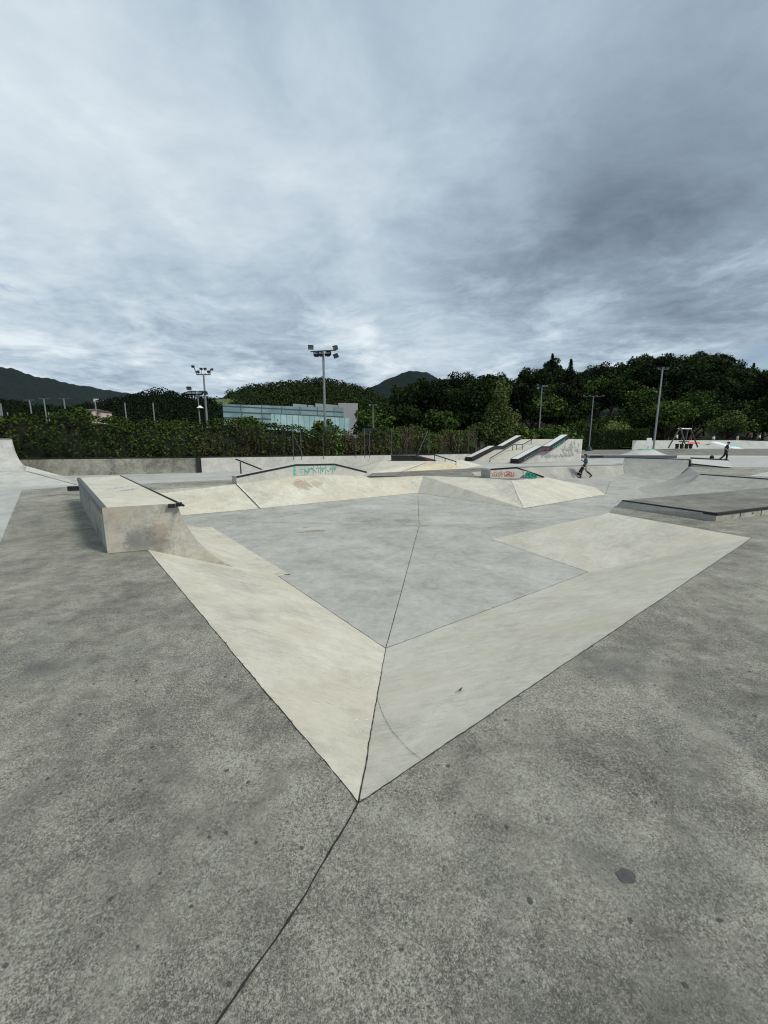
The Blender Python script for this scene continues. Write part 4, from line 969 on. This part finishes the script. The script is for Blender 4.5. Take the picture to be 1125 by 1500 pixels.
pole_px('small thin lamp pole behind the patchy hedge below the cone hill', 546.5, 634, 593, 46, .66, .45, [(-.8,-.05,.4,-.6),(.8,-.05,-.4,-.6)], .08, 'pole', .6)
pole_px('thin lamp pole behind the bank structure near the yellow green tree', 789, 642, 567, 62, .5, .7, [(-1,.35,.7,.2),(-.9,-.2,.4,-.6),(.3,.1,-.3,-.6),(1,.1,-.3,-.6)], .13, 'pole', .9)
pp = pole_px('thin lamp pole with a row of four lamps beside the trimmed hedge', 862, 664, 580.5, 64, .0, 1.5, [(-1,.1,0,.2),(-.4,.1,0,.2),(.3,.1,0,.2),(1,.1,0,.2)], .12, 'pole', .75)
b = A(862,664,64); m = MB(); m.tube([Vector((b.x,64,0)), Vector((b.x,64,1.0))], [.8,.25], 8); obj('base_sleeve', m, M['black'], pp)
pole_px('tallest bright lamp pole leaning up before the hill beside the white sign', 957, 658, 541, 60, .3, .75, [(-.9,.15,.5,.3),(0,.2,0,.2),(.9,.1,-.5,.3)], .17, 'steel', 1.0)
for k, (x, yt, lb) in enumerate(((1.5,590,0),(4,591,0),(47,586,1),(68,584,1),(97,584,1),(142,587,0),(185,590,0),(226,590,0),(12,604,0),(72,604,0))):
    D = 78+k*1.5; b = A(x, 612, D); H = A(x, yt, D).z-.66; t = thing('goal_post' if False else 'thin_pole', 'thin grey pole of the sports ground behind the left hedge', 'pole', (b.x,D,.66), 'thin poles behind the left hedge')
    m = MB(); m.tube([Vector((b.x,D,.5)), Vector((b.x,D,.66+H))], .13, 7); obj('shaft', m, M['pole'], t)
    if lb: m = MB(); m.bar(Vector((b.x-1.1,D,.66+H)), Vector((b.x+1.1,D,.66+H)), .12, .2); obj('crossbar', m, M['poledark'], t)

# ------------------------------------------------------------------ far right playground
mb = MB(); pts = []
g0 = [(925,666),(1125,666),(1260,667)]
row0 = [A(x, 640, 50).xy for x in (925,1010,1130,1400)]
S0 = [Vector((17,58,0)), Vector((38.5,52,.0)), Vector((50,50,.0)), Vector((62,50,0)), Vector((110,48,0))]; S1 = [Vector((30,71,.3)), Vector((43,66,.5)), Vector((54,66,.62)), Vector((66,66,.62)), Vector((120,66,.5))]
mb.loft(S0, S1); 
struct(obj('terrace_pavement', mb, M['padtop']), 'dark sloping terrace below the playground', 'pavement')
mb = MB(); mb.loft([Vector((28,46,.006)), Vector((60,43,.006)), Vector((110,41,.006))], [Vector((34,51,.006)), Vector((60,48.6,.006)), Vector((110,46,.006))]); struct(obj('strip_pavement', mb, M['pale']), 'pale concrete strip crossing the far plaza', 'pavement')
mb = MB(); mb.loft([G(1078,668,.008), G(1180,670,.008)], [G(1010,664.5,.008), G(1180,665,.008)]);
mb = MB(); mb.poly([G(1097,697,.008), G(1140,688,.008), G(1200,690,.008), G(1200,702,.008)]); struct(obj('strip_pavement', mb, M['pale']), 'pale concrete triangle at the right edge behind the quarter pipe', 'pavement')
# far bank
t = thing('far_bank', 'long pale concrete bank with coral and cyan graffiti below the woods', 'skate bank', (60,68,.6))
b0 = [Vector((41.0,66.3,.45)), Vector((48,66.4,.58)), Vector((60,66.5,.6)), Vector((72,66.5,.55)), Vector((125,66,.4))]
t0_ = [Vector((43.5,69.2,1.98)), Vector((50,69.2,2.0)), Vector((61,69.2,2.0)), Vector((73,69,1.6)), Vector((125,69,1.3))]
mb = MB(); mb.loft(b0, t0_); mb.loft(t0_, [p+Vector((0,1.2,0)) for p in t0_]); mb.loft([p+Vector((0,1.2,0)) for p in t0_], [fl(p+Vector((0,1.2,0)),.2) for p in t0_]); mb.poly([b0[0], t0_[0], t0_[0]+Vector((0,1.2,0)), fl(t0_[0]+Vector((0,1.2,0)),.2)]); obj('body', mb, M['plaza'], t)
nb = (b0[2]-b0[1]).cross(t0_[1]-b0[1]).normalized(); ub = Vector((1,0,0)); vb = (t0_[1]-b0[1]).normalized()
def bk(x, y):
    d = Vector(ray(x, y)); o = Vector((0,0,EYE)); tt = (b0[1]-o).dot(nb)/d.dot(nb); return o+d*tt-nb*.02 if nb.y > 0 else o+d*tt+nb*.02
nn = -nb if nb.y > 0 else nb
m = MB(); o = bk(1008,650.6); S = [[(k*.34, .1),(k*.34+.02,.8),(k*.34+.25,.75),(k*.34+.22,.1)] for k in range(6)]+[[(0,.15),(1.9,.2)],[(0,.7),(2,.75)]]
strokes(m, o, ub, vb, nn, S, .14, .004); obj('coral_lettering', m, M['pink'], t)
m = MB(); o = bk(1067,654.5); S = [[(k*.3, .1),(k*.3+.1,.6),(k*.3+.3,.2)] for k in range(6)]+[[(0,.3),(1.8,.35)]]
strokes(m, o, ub, vb, nn, S, .2, .004); obj('cyan_lettering', m, M['cyan'], t)
m = MB(); m.poly([bk(1040,647.5)+nn*.0, bk(1050,647)+nn*0, bk(1100,660)+nn*0, bk(1085,660)+nn*0]); obj('pale_face', m, M['white'], t, fix=False)
m = MB(); o = bk(1033,652); strokes(m, o, ub, vb, nn, [[(0,0),(.5,.5)],[(.2,.1),(.9,.6),(.5,.1)]], .07, .01); obj('black_tag', m, M['blackcloth'], t)
# volcano mound
c = A(943,668,49); t = thing('concrete_mound', 'small pale concrete mound with faint mint paint before the tall lamp pole', 'mound', (c.x,49,0))
mb = MB(); n = 28; rings = [(3.4,0),(2.6,.16),(1.9,.42),(1.3,.68),(.8,.84),(.3,.88)]
V = [(c.x+r*math.cos(2*math.pi*k/n), 49+r*.6*math.sin(2*math.pi*k/n), z) for r, z in rings for k in range(n)]
mb.add(V, [(j*n+k, j*n+(k+1) % n, (j+1)*n+(k+1) % n, (j+1)*n+k) for j in range(len(rings)-1) for k in range(n)]+[tuple(range((len(rings)-1)*n, len(rings)*n))]); obj('body', mb, M['pale'], t, smooth=True)
m = MB(); m.tube([(c.x+1.0*math.cos(a), 49-.02+1.0*.62*math.sin(a), .79) for a in [math.pi*(1.1+.08*k) for k in range(11)]], .06, 6); obj('paint_ring', m, M['mint'], t)
# sign
b = A(949.5,657,59); t = thing('sign', 'small white notice board on a post at the foot of the tall lamp pole', 'sign', (b.x,59,.25))
m = MB(); m.tube([(b.x,59.06,.2),(b.x,59.06,1.3)], .05, 8); obj('post', m, M['steel'], t)
m = MB(); z0 = A(949,653.5,59).z; z1 = A(949,641.5,59).z; m.box((b.x,59,(z0+z1)/2), (.72,.05,z1-z0)); obj('board', m, M['white'], t)
# swing frame
D = 64; t = thing('swing_frame', 'dark timber A frame swing standing on the far terrace', 'swing', (A(1006,657,D).x,D,.6))
def P_(x, y, dd=0): return A(x, y, D+dd)
apexL = P_(996,626.5); apexR = P_(1011,627)
for a, b in ((P_(979,656,-1),apexL),(P_(1005,656.5,-1.5),apexL+Vector((.1,0,0))),(P_(1022,655,0),apexR),(P_(998,653,2.2),apexR-Vector((.1,0,0)))):
    m = MB(); m.tube([a, b], .10, 8); obj('leg', m, M['wood'], t)
m = MB(); m.tube([apexL-Vector((.3,0,.15)), apexR+Vector((.2,0,-.15))], .11, 8); obj('crossbeam', m, M['steel'], t)
m = MB()
a = apexL.lerp(apexR,.55); 
for k in (-.45,.45): m.tube([a+Vector((k,0,-.1)), a+Vector((k*.8,0,-2.1))], .03, 5)
obj('chain', m, M['steel'], t); m = MB(); m.tube([a+Vector((.6*math.cos(w),.6*math.sin(w),-2.15)) for w in [k*math.pi/8 for k in range(17)]], .09, 6); m.tube([a+Vector((0,0,-2.2)), a+Vector((0,0,-2.18))], .5, 12); obj('nest_seat', m, M['black'], t)
# bins
lb = ['leftmost of four short black bins under the swing frame','second black bin from the left under the swing frame, yellow bag beside it','third black bin from the left under the swing frame','rightmost of four short black bins under the swing frame']
bin0 = None
for k, x in enumerate((991.3,998,1005.3,1011.3)):
    b = A(x, 657.3, 60)
    if bin0 is None:
        bin0 = thing('litter_bin', lb[0], 'bin', b, 'four black bins under the swing frame'); o = bin0
        m = MB(); m.tube([b, b+UZ*.66], [.20,.245], 14); obj('body', m, M['black'], o); m = MB(); m.tube([b+UZ*.66, b+UZ*.72], .262, 14); obj('rim', m, M['blackcloth'], o)
    else: o = copy_tree(bin0); o.location = b; o['label'] = lb[k]
b = A(1000.5,657.2,61.5); t = MB(); t.tube([b, b+UZ*.25, b+UZ*.55, b+UZ*.8], [.28,.33,.25,.05], 10); tag(obj('bag', t, plain('pale_yellow_plastic', (.55,.52,.22), .6)), 'pale yellow bag between the second and third black bins', 'bag')

# ------------------------------------------------------------------ people
def capsule(mb, a, ra, b, rb, n=12, sq=None):
    a = Vector(a); b = Vector(b); d = (b-a); L = d.length
    d = d.normalized() if L > 1e-6 else UZ
    up = Vector((0,0,1)) if abs(d.z) < .9 else Vector((1,0,0)); sx = d.cross(up).normalized(); sy = sx.cross(d); pts = []; 
    prof = [(-ra*math.cos(k), ra*math.sin(k)) for k in (.25,.7,1.15,1.57)]+[(L+rb*math.sin(k), rb*math.cos(k)) for k in (0,.42,.87,1.32)]
    V = []
    for s, r in prof:
        for k in range(n):
            w = 2*math.pi*k/n; o = r*(math.cos(w)*sx+math.sin(w)*sy)
            if sq: o = Vector((o.x*sq[0], o.y*sq[1], o.z*sq[2]))
            V.append(a+d*s+o)
    m = len(prof); mb.add(V, [(j*n+k, j*n+(k+1) % n, (j+1)*n+(k+1) % n, (j+1)*n+k) for j in range(m-1) for k in range(n)]+[tuple(range(n))[::-1], tuple(range((m-1)*n, m*n))])
def remeshed(name, mb, mats, parent, voxel):
    o = obj(name, mb, mats, parent); md = o.modifiers.new('r', 'REMESH'); md.mode = 'VOXEL'; md.voxel_size = voxel; md.use_smooth_shade = True
    sm = o.modifiers.new('s', 'SMOOTH'); sm.iterations = 2; sm.factor = .5
    dg = bpy.context.evaluated_depsgraph_get(); me = bpy.data.meshes.new_from_object(o.evaluated_get(dg)); o.modifiers.clear()
    old = o.data; o.data = me; me.name = name; bpy.data.meshes.remove(old)
    me.materials.clear()
    for m_ in (mats if isinstance(mats, (list, tuple)) else [mats]): me.materials.append(m_)
    me.polygons.foreach_set('use_smooth', [True]*len(me.polygons)); return o
def hand(mb, wrist, d, side, s=1.):
    d = Vector(d).normalized(); wrist = Vector(wrist); sd = Vector(side); sd = (sd-d*sd.dot(d)).normalized(); nn_ = d.cross(sd)
    p0 = wrist+d*.02; p1 = wrist+d*.085*s; capsule(mb, p0-sd*.015, .018*s, p1-sd*.022, .016*s); capsule(mb, p0+sd*.015, .018*s, p1+sd*.022, .016*s); capsule(mb, p0, .02*s, p1, .018*s)
    for k, L in enumerate((.065,.078,.072,.055)):
        b = p1+sd*(.031-.0205*k)*s; c = b+(d+nn_*.18).normalized()*L*.5*s; e = c+(d+nn_*.75).normalized()*L*.5*s
        capsule(mb, b, .0105*s, c, .0098*s, 8); capsule(mb, c, .0098*s, e, .0085*s, 8)
    t0 = p0+sd*.03*s; t1 = t0+(d*.7+sd*.7).normalized()*.04*s; capsule(mb, t0, .014*s, t1, .0115*s, 8); capsule(mb, t1, .0115*s, t1+(d+sd*.15+nn_*.3).normalized()*.033*s, .010*s, 8)
def person(label, J, outfit, loc, yaw, height=1.72, voxel=.011, cap=False, group=None):
    """J: joints in a frame facing +X, left = +Y"""
    t = thing('person', label, 'person', (0,0,0), group); V = {k: Vector(v) for k, v in J.items()}
    body = MB(); pel, chest, neck, head = V['pelvis'], V['chest'], V['neck'], V['head']
    capsule(body, pel+Vector((0,.06,0)), .115, pel+Vector((0,-.06,0)), .115); capsule(body, pel, .125, chest, .135, 14, (.85,1.15,1)); capsule(body, chest+Vector((0,.10,.05)), .10, chest+Vector((0,-.10,.05)), .10); capsule(body, chest+UZ*.1, .085, neck, .055); capsule(body, neck, .055, head-UZ*.06, .055)
    hx = (V['look']-head).normalized() if 'look' in V else Vector((1,0,0)); up = UZ
    capsule(body, head+up*.03-hx*.015, .088, head-up*.045+hx*.02, .068, 16); capsule(body, head-up*.075+hx*.045, .035, head-up*.085+hx*.055, .03)
    capsule(body, head+hx*.088-up*.0, .012, head+hx*.108-up*.03, .016, 8)                      # nose
    capsule(body, head+hx*.088-up*.062+Vector((0,.018,0)), .009, head+hx*.088-up*.062-Vector((0,.018,0)), .009, 8)  # mouth
    for s in (1,-1):
        sdv = UZ.cross(hx)*s; capsule(body, head+sdv*.082-hx*.01+up*.012, .014, head+sdv*.084-hx*.005-up*.02, .011, 8)   # ears
        capsule(body, head+sdv*.034+hx*.078+up*.022, .013, head+sdv*.036+hx*.077+up*.022, .012, 8)  # brow and eye
    sh = MB(); lo = MB(); shoe = MB()
    slv = outfit.get('sleeve', .6)
    capsule(sh, pel+UZ*.02+Vector((0,.05,0)), .135, pel+UZ*.02-Vector((0,.05,0)), .135); capsule(sh, pel+UZ*.02, .15, chest, .158, 14, (.85,1.15,1)); capsule(sh, chest+Vector((0,.10,.06)), .115, chest+Vector((0,-.10,.06)), .115); capsule(sh, chest+UZ*.1, .10, neck-UZ*.035, .07)
    capsule(lo, pel+Vector((0,.07,.03)), .132, pel+Vector((0,-.07,.03)), .132)
    for s, n_ in ((1,'l'),(-1,'r')):
        sho, el, wr = V['sho_'+n_], V['el_'+n_], V['wr_'+n_]
        capsule(body, sho, .056, el, .041); capsule(body, el, .041, wr, .027); hand(body, wr, V.get('hd_'+n_, wr-el), Vector((1,0,0)) if abs((wr-el).normalized().x) < .8 else UZ)
        if slv <= 1: capsule(sh, sho, .075, sho.lerp(el, slv), .066)
        else: capsule(sh, sho, .072, el, .056); capsule(sh, el, .056, el.lerp(wr, slv-1), .045)
        hip, kn, an, toe = V['hip_'+n_], V['kn_'+n_], V['an_'+n_], V['toe_'+n_]
        capsule(body, hip, .088, kn, .056); capsule(body, kn, .055, kn.lerp(an,.35)+Vector((-.02,0,0)), .056); capsule(body, kn.lerp(an,.35)+Vector((-.02,0,0)), .056, an, .036); capsule(body, an, .038, toe, .03)
        ll = outfit.get('leg', .8)
        if ll <= 1: capsule(lo, hip, .115, hip.lerp(kn, ll), .10)
        else: capsule(lo, hip, .11, kn, .078); capsule(lo, kn, .078, kn.lerp(an, ll-1), .066)
        capsule(shoe, an+Vector((-.03,0,-.035)), .046, toe, .038); capsule(shoe, an+UZ*.02, .047, an-UZ*.03, .047)
    remeshed('body', body, M['skin'], t, voxel); remeshed('shirt', sh, outfit['shirt'], t, voxel*1.2); remeshed('trousers' if outfit.get('leg',.8) > 1 else 'shorts', lo, outfit['legs'], t, voxel*1.2)
    remeshed('shoes', shoe, M['rubber'], t, voxel)
    if 'under' in outfit:
        un = MB()
        for n_ in 'lr':
            kn, an = V['kn_'+n_], V['an_'+n_]; k1 = kn.lerp(an,.35)+Vector((-.02,0,0)); capsule(un, V['hip_'+n_].lerp(kn,.7), .07, kn, .062); capsule(un, kn, .062, k1, .062); capsule(un, k1, .062, an, .043)
        remeshed('dark_lower_legs', un, outfit['under'], t, voxel*1.2)  # dark layer from just above the knees to the ankles
    hr = MB(); bx = -hx
    if cap:
        capsule(hr, head+up*.055+bx*.012, .096, head+up*.06+bx*.01, .094, 16); capsule(hr, head+up*.06+hx*.08, .03, head+up*.05+hx*.15, .022, 10, (1,2.2,.5)); remeshed('cap', hr, M['blackcloth'], t, voxel)
    else:
        capsule(hr, head+up*.062+bx*.02, .096, head+up*.0+bx*.055, .085, 16); capsule(hr, head+up*.08+hx*.04, .05, head+up*.075+hx*.05, .05, 12); capsule(hr, head-up*.02+bx*.05, .075, head-up*.07+bx*.05, .055, 12); remeshed('hair', hr, M['hair'], t, voxel)
    eye = MB()
    for s in (1,-1):
        sdv = UZ.cross(hx)*s; capsule(eye, head+sdv*.034+hx*.088+up*.018, .0065, head+sdv*.035+hx*.088+up*.018, .0065, 8)
    obj('eyes', eye, M['hair'], t, smooth=True)
    k = height/1.74; t.scale = (k,k,k); t.rotation_euler = (0,0,yaw); t.location = loc
    return t
walk1 = dict(pelvis=(0,0,.95), chest=(.03,0,1.26), neck=(.05,0,1.45), head=(.08,0,1.59), look=(1.2,0,1.38), sho_l=(.03,.18,1.40), el_l=(-.03,.25,1.12), wr_l=(.14,.26,.90), hd_l=(.2,.1,-1), sho_r=(.04,-.18,1.40), el_r=(.02,-.24,1.13), wr_r=(.21,-.16,1.22),
  hip_l=(0,.09,.90), kn_l=(.25,.09,.51), an_l=(.30,.09,.09), toe_l=(.46,.09,.05), hip_r=(0,-.09,.90), kn_r=(-.10,-.09,.48), an_r=(-.42,-.09,.20), toe_r=(-.31,-.09,.06))
pos1 = G(856.5,700.3,FL); 
p1_ = person('dark haired person walking left in slate blue top and sand shorts carrying a skateboard', walk1, dict(shirt=M['navy'], legs=M['sand'], sleeve=1.7, leg=.85, under=M['blackcloth']), pos1, math.pi-.38, 1.64)
# skateboard under the left hand
t = thing('skateboard', 'dark skateboard held upright at the side of the walking person', 'skateboard', (0,0,0))
R = Matrix.Rotation(math.pi-.38, 3, 'Z'); k = 1.64/1.74
def LB(x, y, z): return pos1+R @ (Vector((x,y,z))*k)
top_ = LB(.10,.33,1.0); bot = LB(.46,.36,.27); d = (bot-top_).normalized(); out = R @ Vector((0,1,0)); sdv = d.cross(out).normalized(); out = sdv.cross(d).normalized()
mb = MB(); rows = []
for s_, w, l in ((-.0,.04,.05),(.03,.075,.035),(.08,.10,.02),(.16,.105,0),(.5,.105,0),(.66,.105,0),(.74,.10,.02),(.79,.075,.035),(.82,.04,.05)):
    rows.append([top_+d*s_-sdv*w-out*l, top_+d*s_+sdv*w-out*l])
V = [p for r in rows for p in r]+[p+out*.012 for r in rows for p in r]; n = len(rows)*2
mb.add(V, [(2*i,2*i+1,2*i+3,2*i+2) for i in range(len(rows)-1)]+[(n+2*i,n+2*i+2,n+2*i+3,n+2*i+1) for i in range(len(rows)-1)]+[(2*i,2*i+2,n+2*i+2,n+2*i) for i in range(len(rows)-1)]+[(2*i+1,n+2*i+1,n+2*i+3,2*i+3) for i in range(len(rows)-1)]+[(0,n,n+1,1),(n-2,n-1,2*n-1,2*n-2)])
obj('deck', mb, M['blackcloth'], t)
for s_ in (.19,.63):
    c = top_+d*s_+out*.045; m = MB(); m.bar(c-sdv*.07, c+sdv*.07, .03, .03); m.bar(c, c-out*.035, .05, .05); tr_ = obj('truck', m, M['steel'], t)
    for w in (-1,1):
        m = MB(); m.tube([c+sdv*.07*w, c+sdv*.105*w], .027, 12); obj('wheel', m, M['shirtwhite'], tr_)
walk2 = dict(pelvis=(0,0,.93), chest=(.03,0,1.25), neck=(.05,0,1.45), head=(.09,0,1.59), look=(1.2,0,1.45), sho_l=(.04,.19,1.40), el_l=(-.10,.24,1.13), wr_l=(.08,.22,.94), sho_r=(.02,-.19,1.40), el_r=(-.09,-.24,1.13), wr_r=(.10,-.22,.93),
  hip_l=(0,.09,.90), kn_l=(.12,.09,.49), an_l=(.10,.09,.085), toe_l=(.26,.09,.045), hip_r=(0,-.09,.90), kn_r=(-.10,-.09,.50), an_r=(-.38,-.09,.17), toe_r=(-.27,-.09,.05))
person('person in black cap, black T-shirt and black trousers walking right on the plaza', walk2, dict(shirt=M['blackcloth'], legs=M['blackcloth'], sleeve=.75, leg=1.92), G(1061.5,675.6), -.6, 1.72, .011, True)
stand = dict(pelvis=(0,0,.95), chest=(0,0,1.27), neck=(.02,0,1.47), head=(.04,0,1.60), sho_l=(0,.18,1.41), el_l=(-.03,.23,1.13), wr_l=(.08,.22,.92), sho_r=(0,-.18,1.41), el_r=(-.02,-.24,1.13), wr_r=(.10,-.2,.93),
  hip_l=(0,.09,.90), kn_l=(.04,.10,.5), an_l=(0,.10,.085), toe_l=(.15,.11,.045), hip_r=(0,-.09,.90), kn_r=(.03,-.10,.5), an_r=(0,-.10,.085), toe_r=(.15,-.11,.045))
mb = MB(); mb.loft([Vector((43,70.3,.68)), Vector((80,70.3,.68)), Vector((130,70.3,.6))], [Vector((43,82,.9)), Vector((80,82,.9)), Vector((130,82,.8))]); struct(obj('lawn', mb, M['grass'], fix=False), 'grass behind the far bank', 'ground')
for x, y, top_m, leg_m, yw, lb, D in ((992.3,635.5,'shirtwhite','blackcloth',-1.2,'person in a white top seen behind the left leg of the swing frame',75),(1012,637.5,'shirtred','blackcloth',-2,'person in dark red seen under the swing crossbeam',76),(1046,637.5,'shirtwhite','blackcloth',-1.6,'person in a white top standing alone behind the middle of the far bank',75),(1081,637,'sand','sand',-1.5,'person in pale clothes behind the far bank right of the skater in black',75),(1100,633.5,'shirtred','blackcloth',-2.4,'person in a dark red top near the right edge behind the far bank',73.5),(1113.5,635.5,'shirtwhite','blackcloth',-.8,'person in a white top, rightmost behind the far bank',74)):
    p = A(x, y, D); person(lb, stand, dict(shirt=M[top_m], legs=M[leg_m], sleeve=.7, leg=1.9), (p.x, D, p.z-1.72 if p.z-1.72 > .7 else .72), yw, 1.72, .03)
b = G(1042.5,671.5); m = MB(); m.tube([b+Vector((0,0,0)), b+UZ*.12, b+UZ*.24, b+UZ*.32], [.17,.2,.16,.05], 10); tag(obj('backpack', m, M['blackcloth'], smooth=True), 'small black bag left lying on the plaza behind the skater in black', 'bag')

# ------------------------------------------------------------------ air
mb = MB(); mb.box((0,1000,199), (6200,3200,402.8)); hzo = obj('haze', mb, [], None); hzo['kind'] = 'stuff'; hzo['label'] = 'thin bluish air over the valley'
hzm = bpy.data.materials.new('haze_air'); hzm.use_nodes = True; ht = hzm.node_tree; ht.nodes.clear()
pv = ht.nodes.new('ShaderNodeVolumePrincipled'); pv.inputs['Density'].default_value = .000012; pv.inputs['Color'].default_value = (.55,.78,1,1)
ho = ht.nodes.new('ShaderNodeOutputMaterial'); ht.links.new(pv.outputs[0], ho.inputs['Volume']); hzo.data.materials.append(hzm)
# ------------------------------------------------------------------ light and sky
SD = Vector((.80,-.42,.85)).normalized()
sun = bpy.data.lights.new('sun', 'SUN'); sun.energy = 2.8; sun.angle = math.radians(14); sun.color = (1,.955,.865)
so = bpy.data.objects.new('sun', sun); COL.objects.link(so); so.rotation_euler = (-SD).to_track_quat('-Z','Y').to_euler(); so.location = (20,-10,30)
w = bpy.data.worlds.new('World'); scene.world = w; w.use_nodes = True; nt = w.node_tree; nt.nodes.clear()
class WT(NT):
    def __init__(s): s.t = nt; s.pos = None
t = WT()
tc = t.n('ShaderNodeTexCoord'); dirv = tc.outputs['Generated']; sep = t.n('ShaderNodeSeparateXYZ'); t.l(dirv, sep.inputs[0])
sky = t.n('ShaderNodeTexSky', sky_type='NISHITA'); sky.sun_disc = False; sky.sun_elevation = math.asin(SD.z); sky.sun_rotation = math.atan2(SD.x, SD.y)
zz = t.math('ADD', t.math('MAXIMUM', sep.outputs[2], 0.), .10)
cb = t.n('ShaderNodeCombineXYZ'); t.l(t.math('DIVIDE', sep.outputs[0], zz), cb.inputs[0]); t.l(t.math('DIVIDE', sep.outputs[1], zz), cb.inputs[1])
def wn(sx, sy, rot, scale, detail, rough, dist, off=(0,0,0)):
    m = t.n('ShaderNodeMapping'); m.inputs['Scale'].default_value = (sx, sy, 1); m.inputs['Rotation'].default_value = (0,0,rot); m.inputs['Location'].default_value = off; t.l(cb.outputs[0], m.inputs['Vector'])
    return t.noise(scale, detail, rough, dist, m.outputs[0])
wv = t.n('ShaderNodeTexNoise'); wv.inputs['Scale'].default_value = .9; wv.inputs['Detail'].default_value = 3; t.l(cb.outputs[0], wv.inputs['Vector'])
ws = t.n('ShaderNodeVectorMath', operation='SUBTRACT'); t.l(wv.outputs['Color'], ws.inputs[0]); ws.inputs[1].default_value = (.5,.5,.5)
wm = t.n('ShaderNodeVectorMath', operation='SCALE'); t.l(ws.outputs[0], wm.inputs[0]); wm.inputs['Scale'].default_value = .55
wa = t.n('ShaderNodeVectorMath', operation='ADD'); t.l(cb.outputs[0], wa.inputs[0]); t.l(wm.outputs[0], wa.inputs[1]); cb = wa
nA = wn(1.0,.8,.6,.55,4,.5,.0,(3.1,1.7,0)); nB = wn(1,.75,-.45,1.5,8,.6,.0,(9,4,0)); nC = wn(.9,1.1,.25,4.6,9,.68,.0,(1,2,5))
hz = t.rng(sep.outputs[2], .50, .10)          # structure grows clearer lower down
bil = t.math('SUBTRACT', t.math('ABSOLUTE', t.math('SUBTRACT', nB, .5)), .08)   # rounded cloud bases
f = t.math('ADD', t.math('MULTIPLY', t.math('SUBTRACT', nA, .5), .75), t.math('MULTIPLY', t.math('SUBTRACT', nB, .5), t.math('ADD', t.math('MULTIPLY', hz, .46), .20)))
f = t.math('ADD', f, t.math('MULTIPLY', t.math('SUBTRACT', nC, .5), t.math('ADD', t.math('MULTIPLY', hz, .36), .17)))
f = t.math('ADD', f, t.math('MULTIPLY', bil, t.math('ADD', t.math('MULTIPLY', hz, .5), .25)))
f = t.math('ADD', f, .585)
def blob(x, y, power, amt):
    global f
    d = Vector(ray(x, y)).normalized(); dp = t.n('ShaderNodeVectorMath', operation='DOT_PRODUCT'); t.l(dirv, dp.inputs[0]); dp.inputs[1].default_value = d
    k = t.math('POWER', t.math('MAXIMUM', dp.outputs['Value'], 0.), power); f = t.math('ADD', f, t.math('MULTIPLY', k, amt))
for b in ((60,240,20,.13),(330,210,24,.15),(560,330,50,.05),(700,180,40,.06),(1090,280,20,-.22),(860,335,40,-.15),(640,375,90,-.07),(450,40,40,-.10),(150,30,60,-.06),(1040,30,30,-.03),(150,435,70,-.12),(380,470,100,-.05),(540,415,180,.09),(880,470,110,.12),(1090,415,140,.12),(620,480,130,.08),(60,520,120,.05),(1000,470,300,-.05)): blob(*b)
cr = t.n('ShaderNodeValToRGB'); t.l(f, cr.inputs[0]); e = cr.color_ramp.elements
e[0].position = .24; e[0].color = (.14,.18,.235,1); e[1].position = .80; e[1].color = (.72,.79,.84,1)
for p, c in ((.40,(.25,.318,.40,1)),(.50,(.350,.44,.53,1)),(.60,(.475,.568,.648,1))):
    x = e.new(p); x.color = c
gap = t.rng(wn(1,.7,.2,1.15,7,.6,.7,(21,13,0)), .68, .73); low = t.rng(sep.outputs[2], .42, .26); gap = t.math('MULTIPLY', gap, low)
def gapblob(x, y, power, bias):
    d = Vector(ray(x, y)).normalized(); dp = t.n('ShaderNodeVectorMath', operation='DOT_PRODUCT'); t.l(dirv, dp.inputs[0]); dp.inputs[1].default_value = d
    k = t.math('POWER', t.math('MAXIMUM', dp.outputs['Value'], 0.), power)
    v = t.math('ADD', t.math('MULTIPLY', k, .9), t.math('ADD', t.math('MULTIPLY', t.math('SUBTRACT', nC, .5), 2.2), t.math('MULTIPLY', t.math('SUBTRACT', nB, .5), 1.2)))
    return t.math('MULTIPLY', t.rng(v, bias, bias+.3), t.rng(k, .15, .5))
for gb in ((1120,538,900,.30),):
    gap = t.math('MAXIMUM', gap, gapblob(*gb))
bg1 = t.n('ShaderNodeBackground'); t.l(sky.outputs[0], bg1.inputs[0]); bg1.inputs[1].default_value = .10
bg2 = t.n('ShaderNodeBackground'); t.l(cr.outputs[0], bg2.inputs[0]); bg2.inputs[1].default_value = 1.10
mx = t.n('ShaderNodeMixShader'); t.l(t.math('SUBTRACT', 1., t.math('MULTIPLY', gap, .8)), mx.inputs[0]); t.l(bg1.outputs[0], mx.inputs[1]); t.l(bg2.outputs[0], mx.inputs[2])
wo = t.n('ShaderNodeOutputWorld'); t.l(mx.outputs[0], wo.inputs['Surface'])
scene.view_settings.view_transform = 'Standard'; scene.view_settings.look = 'None'; scene.view_settings.exposure = 0; scene.view_settings.gamma = 1
scene.render.engine = 'CYCLES'; scene.cycles.max_bounces = 6; scene.cycles.filter_width = 1.15
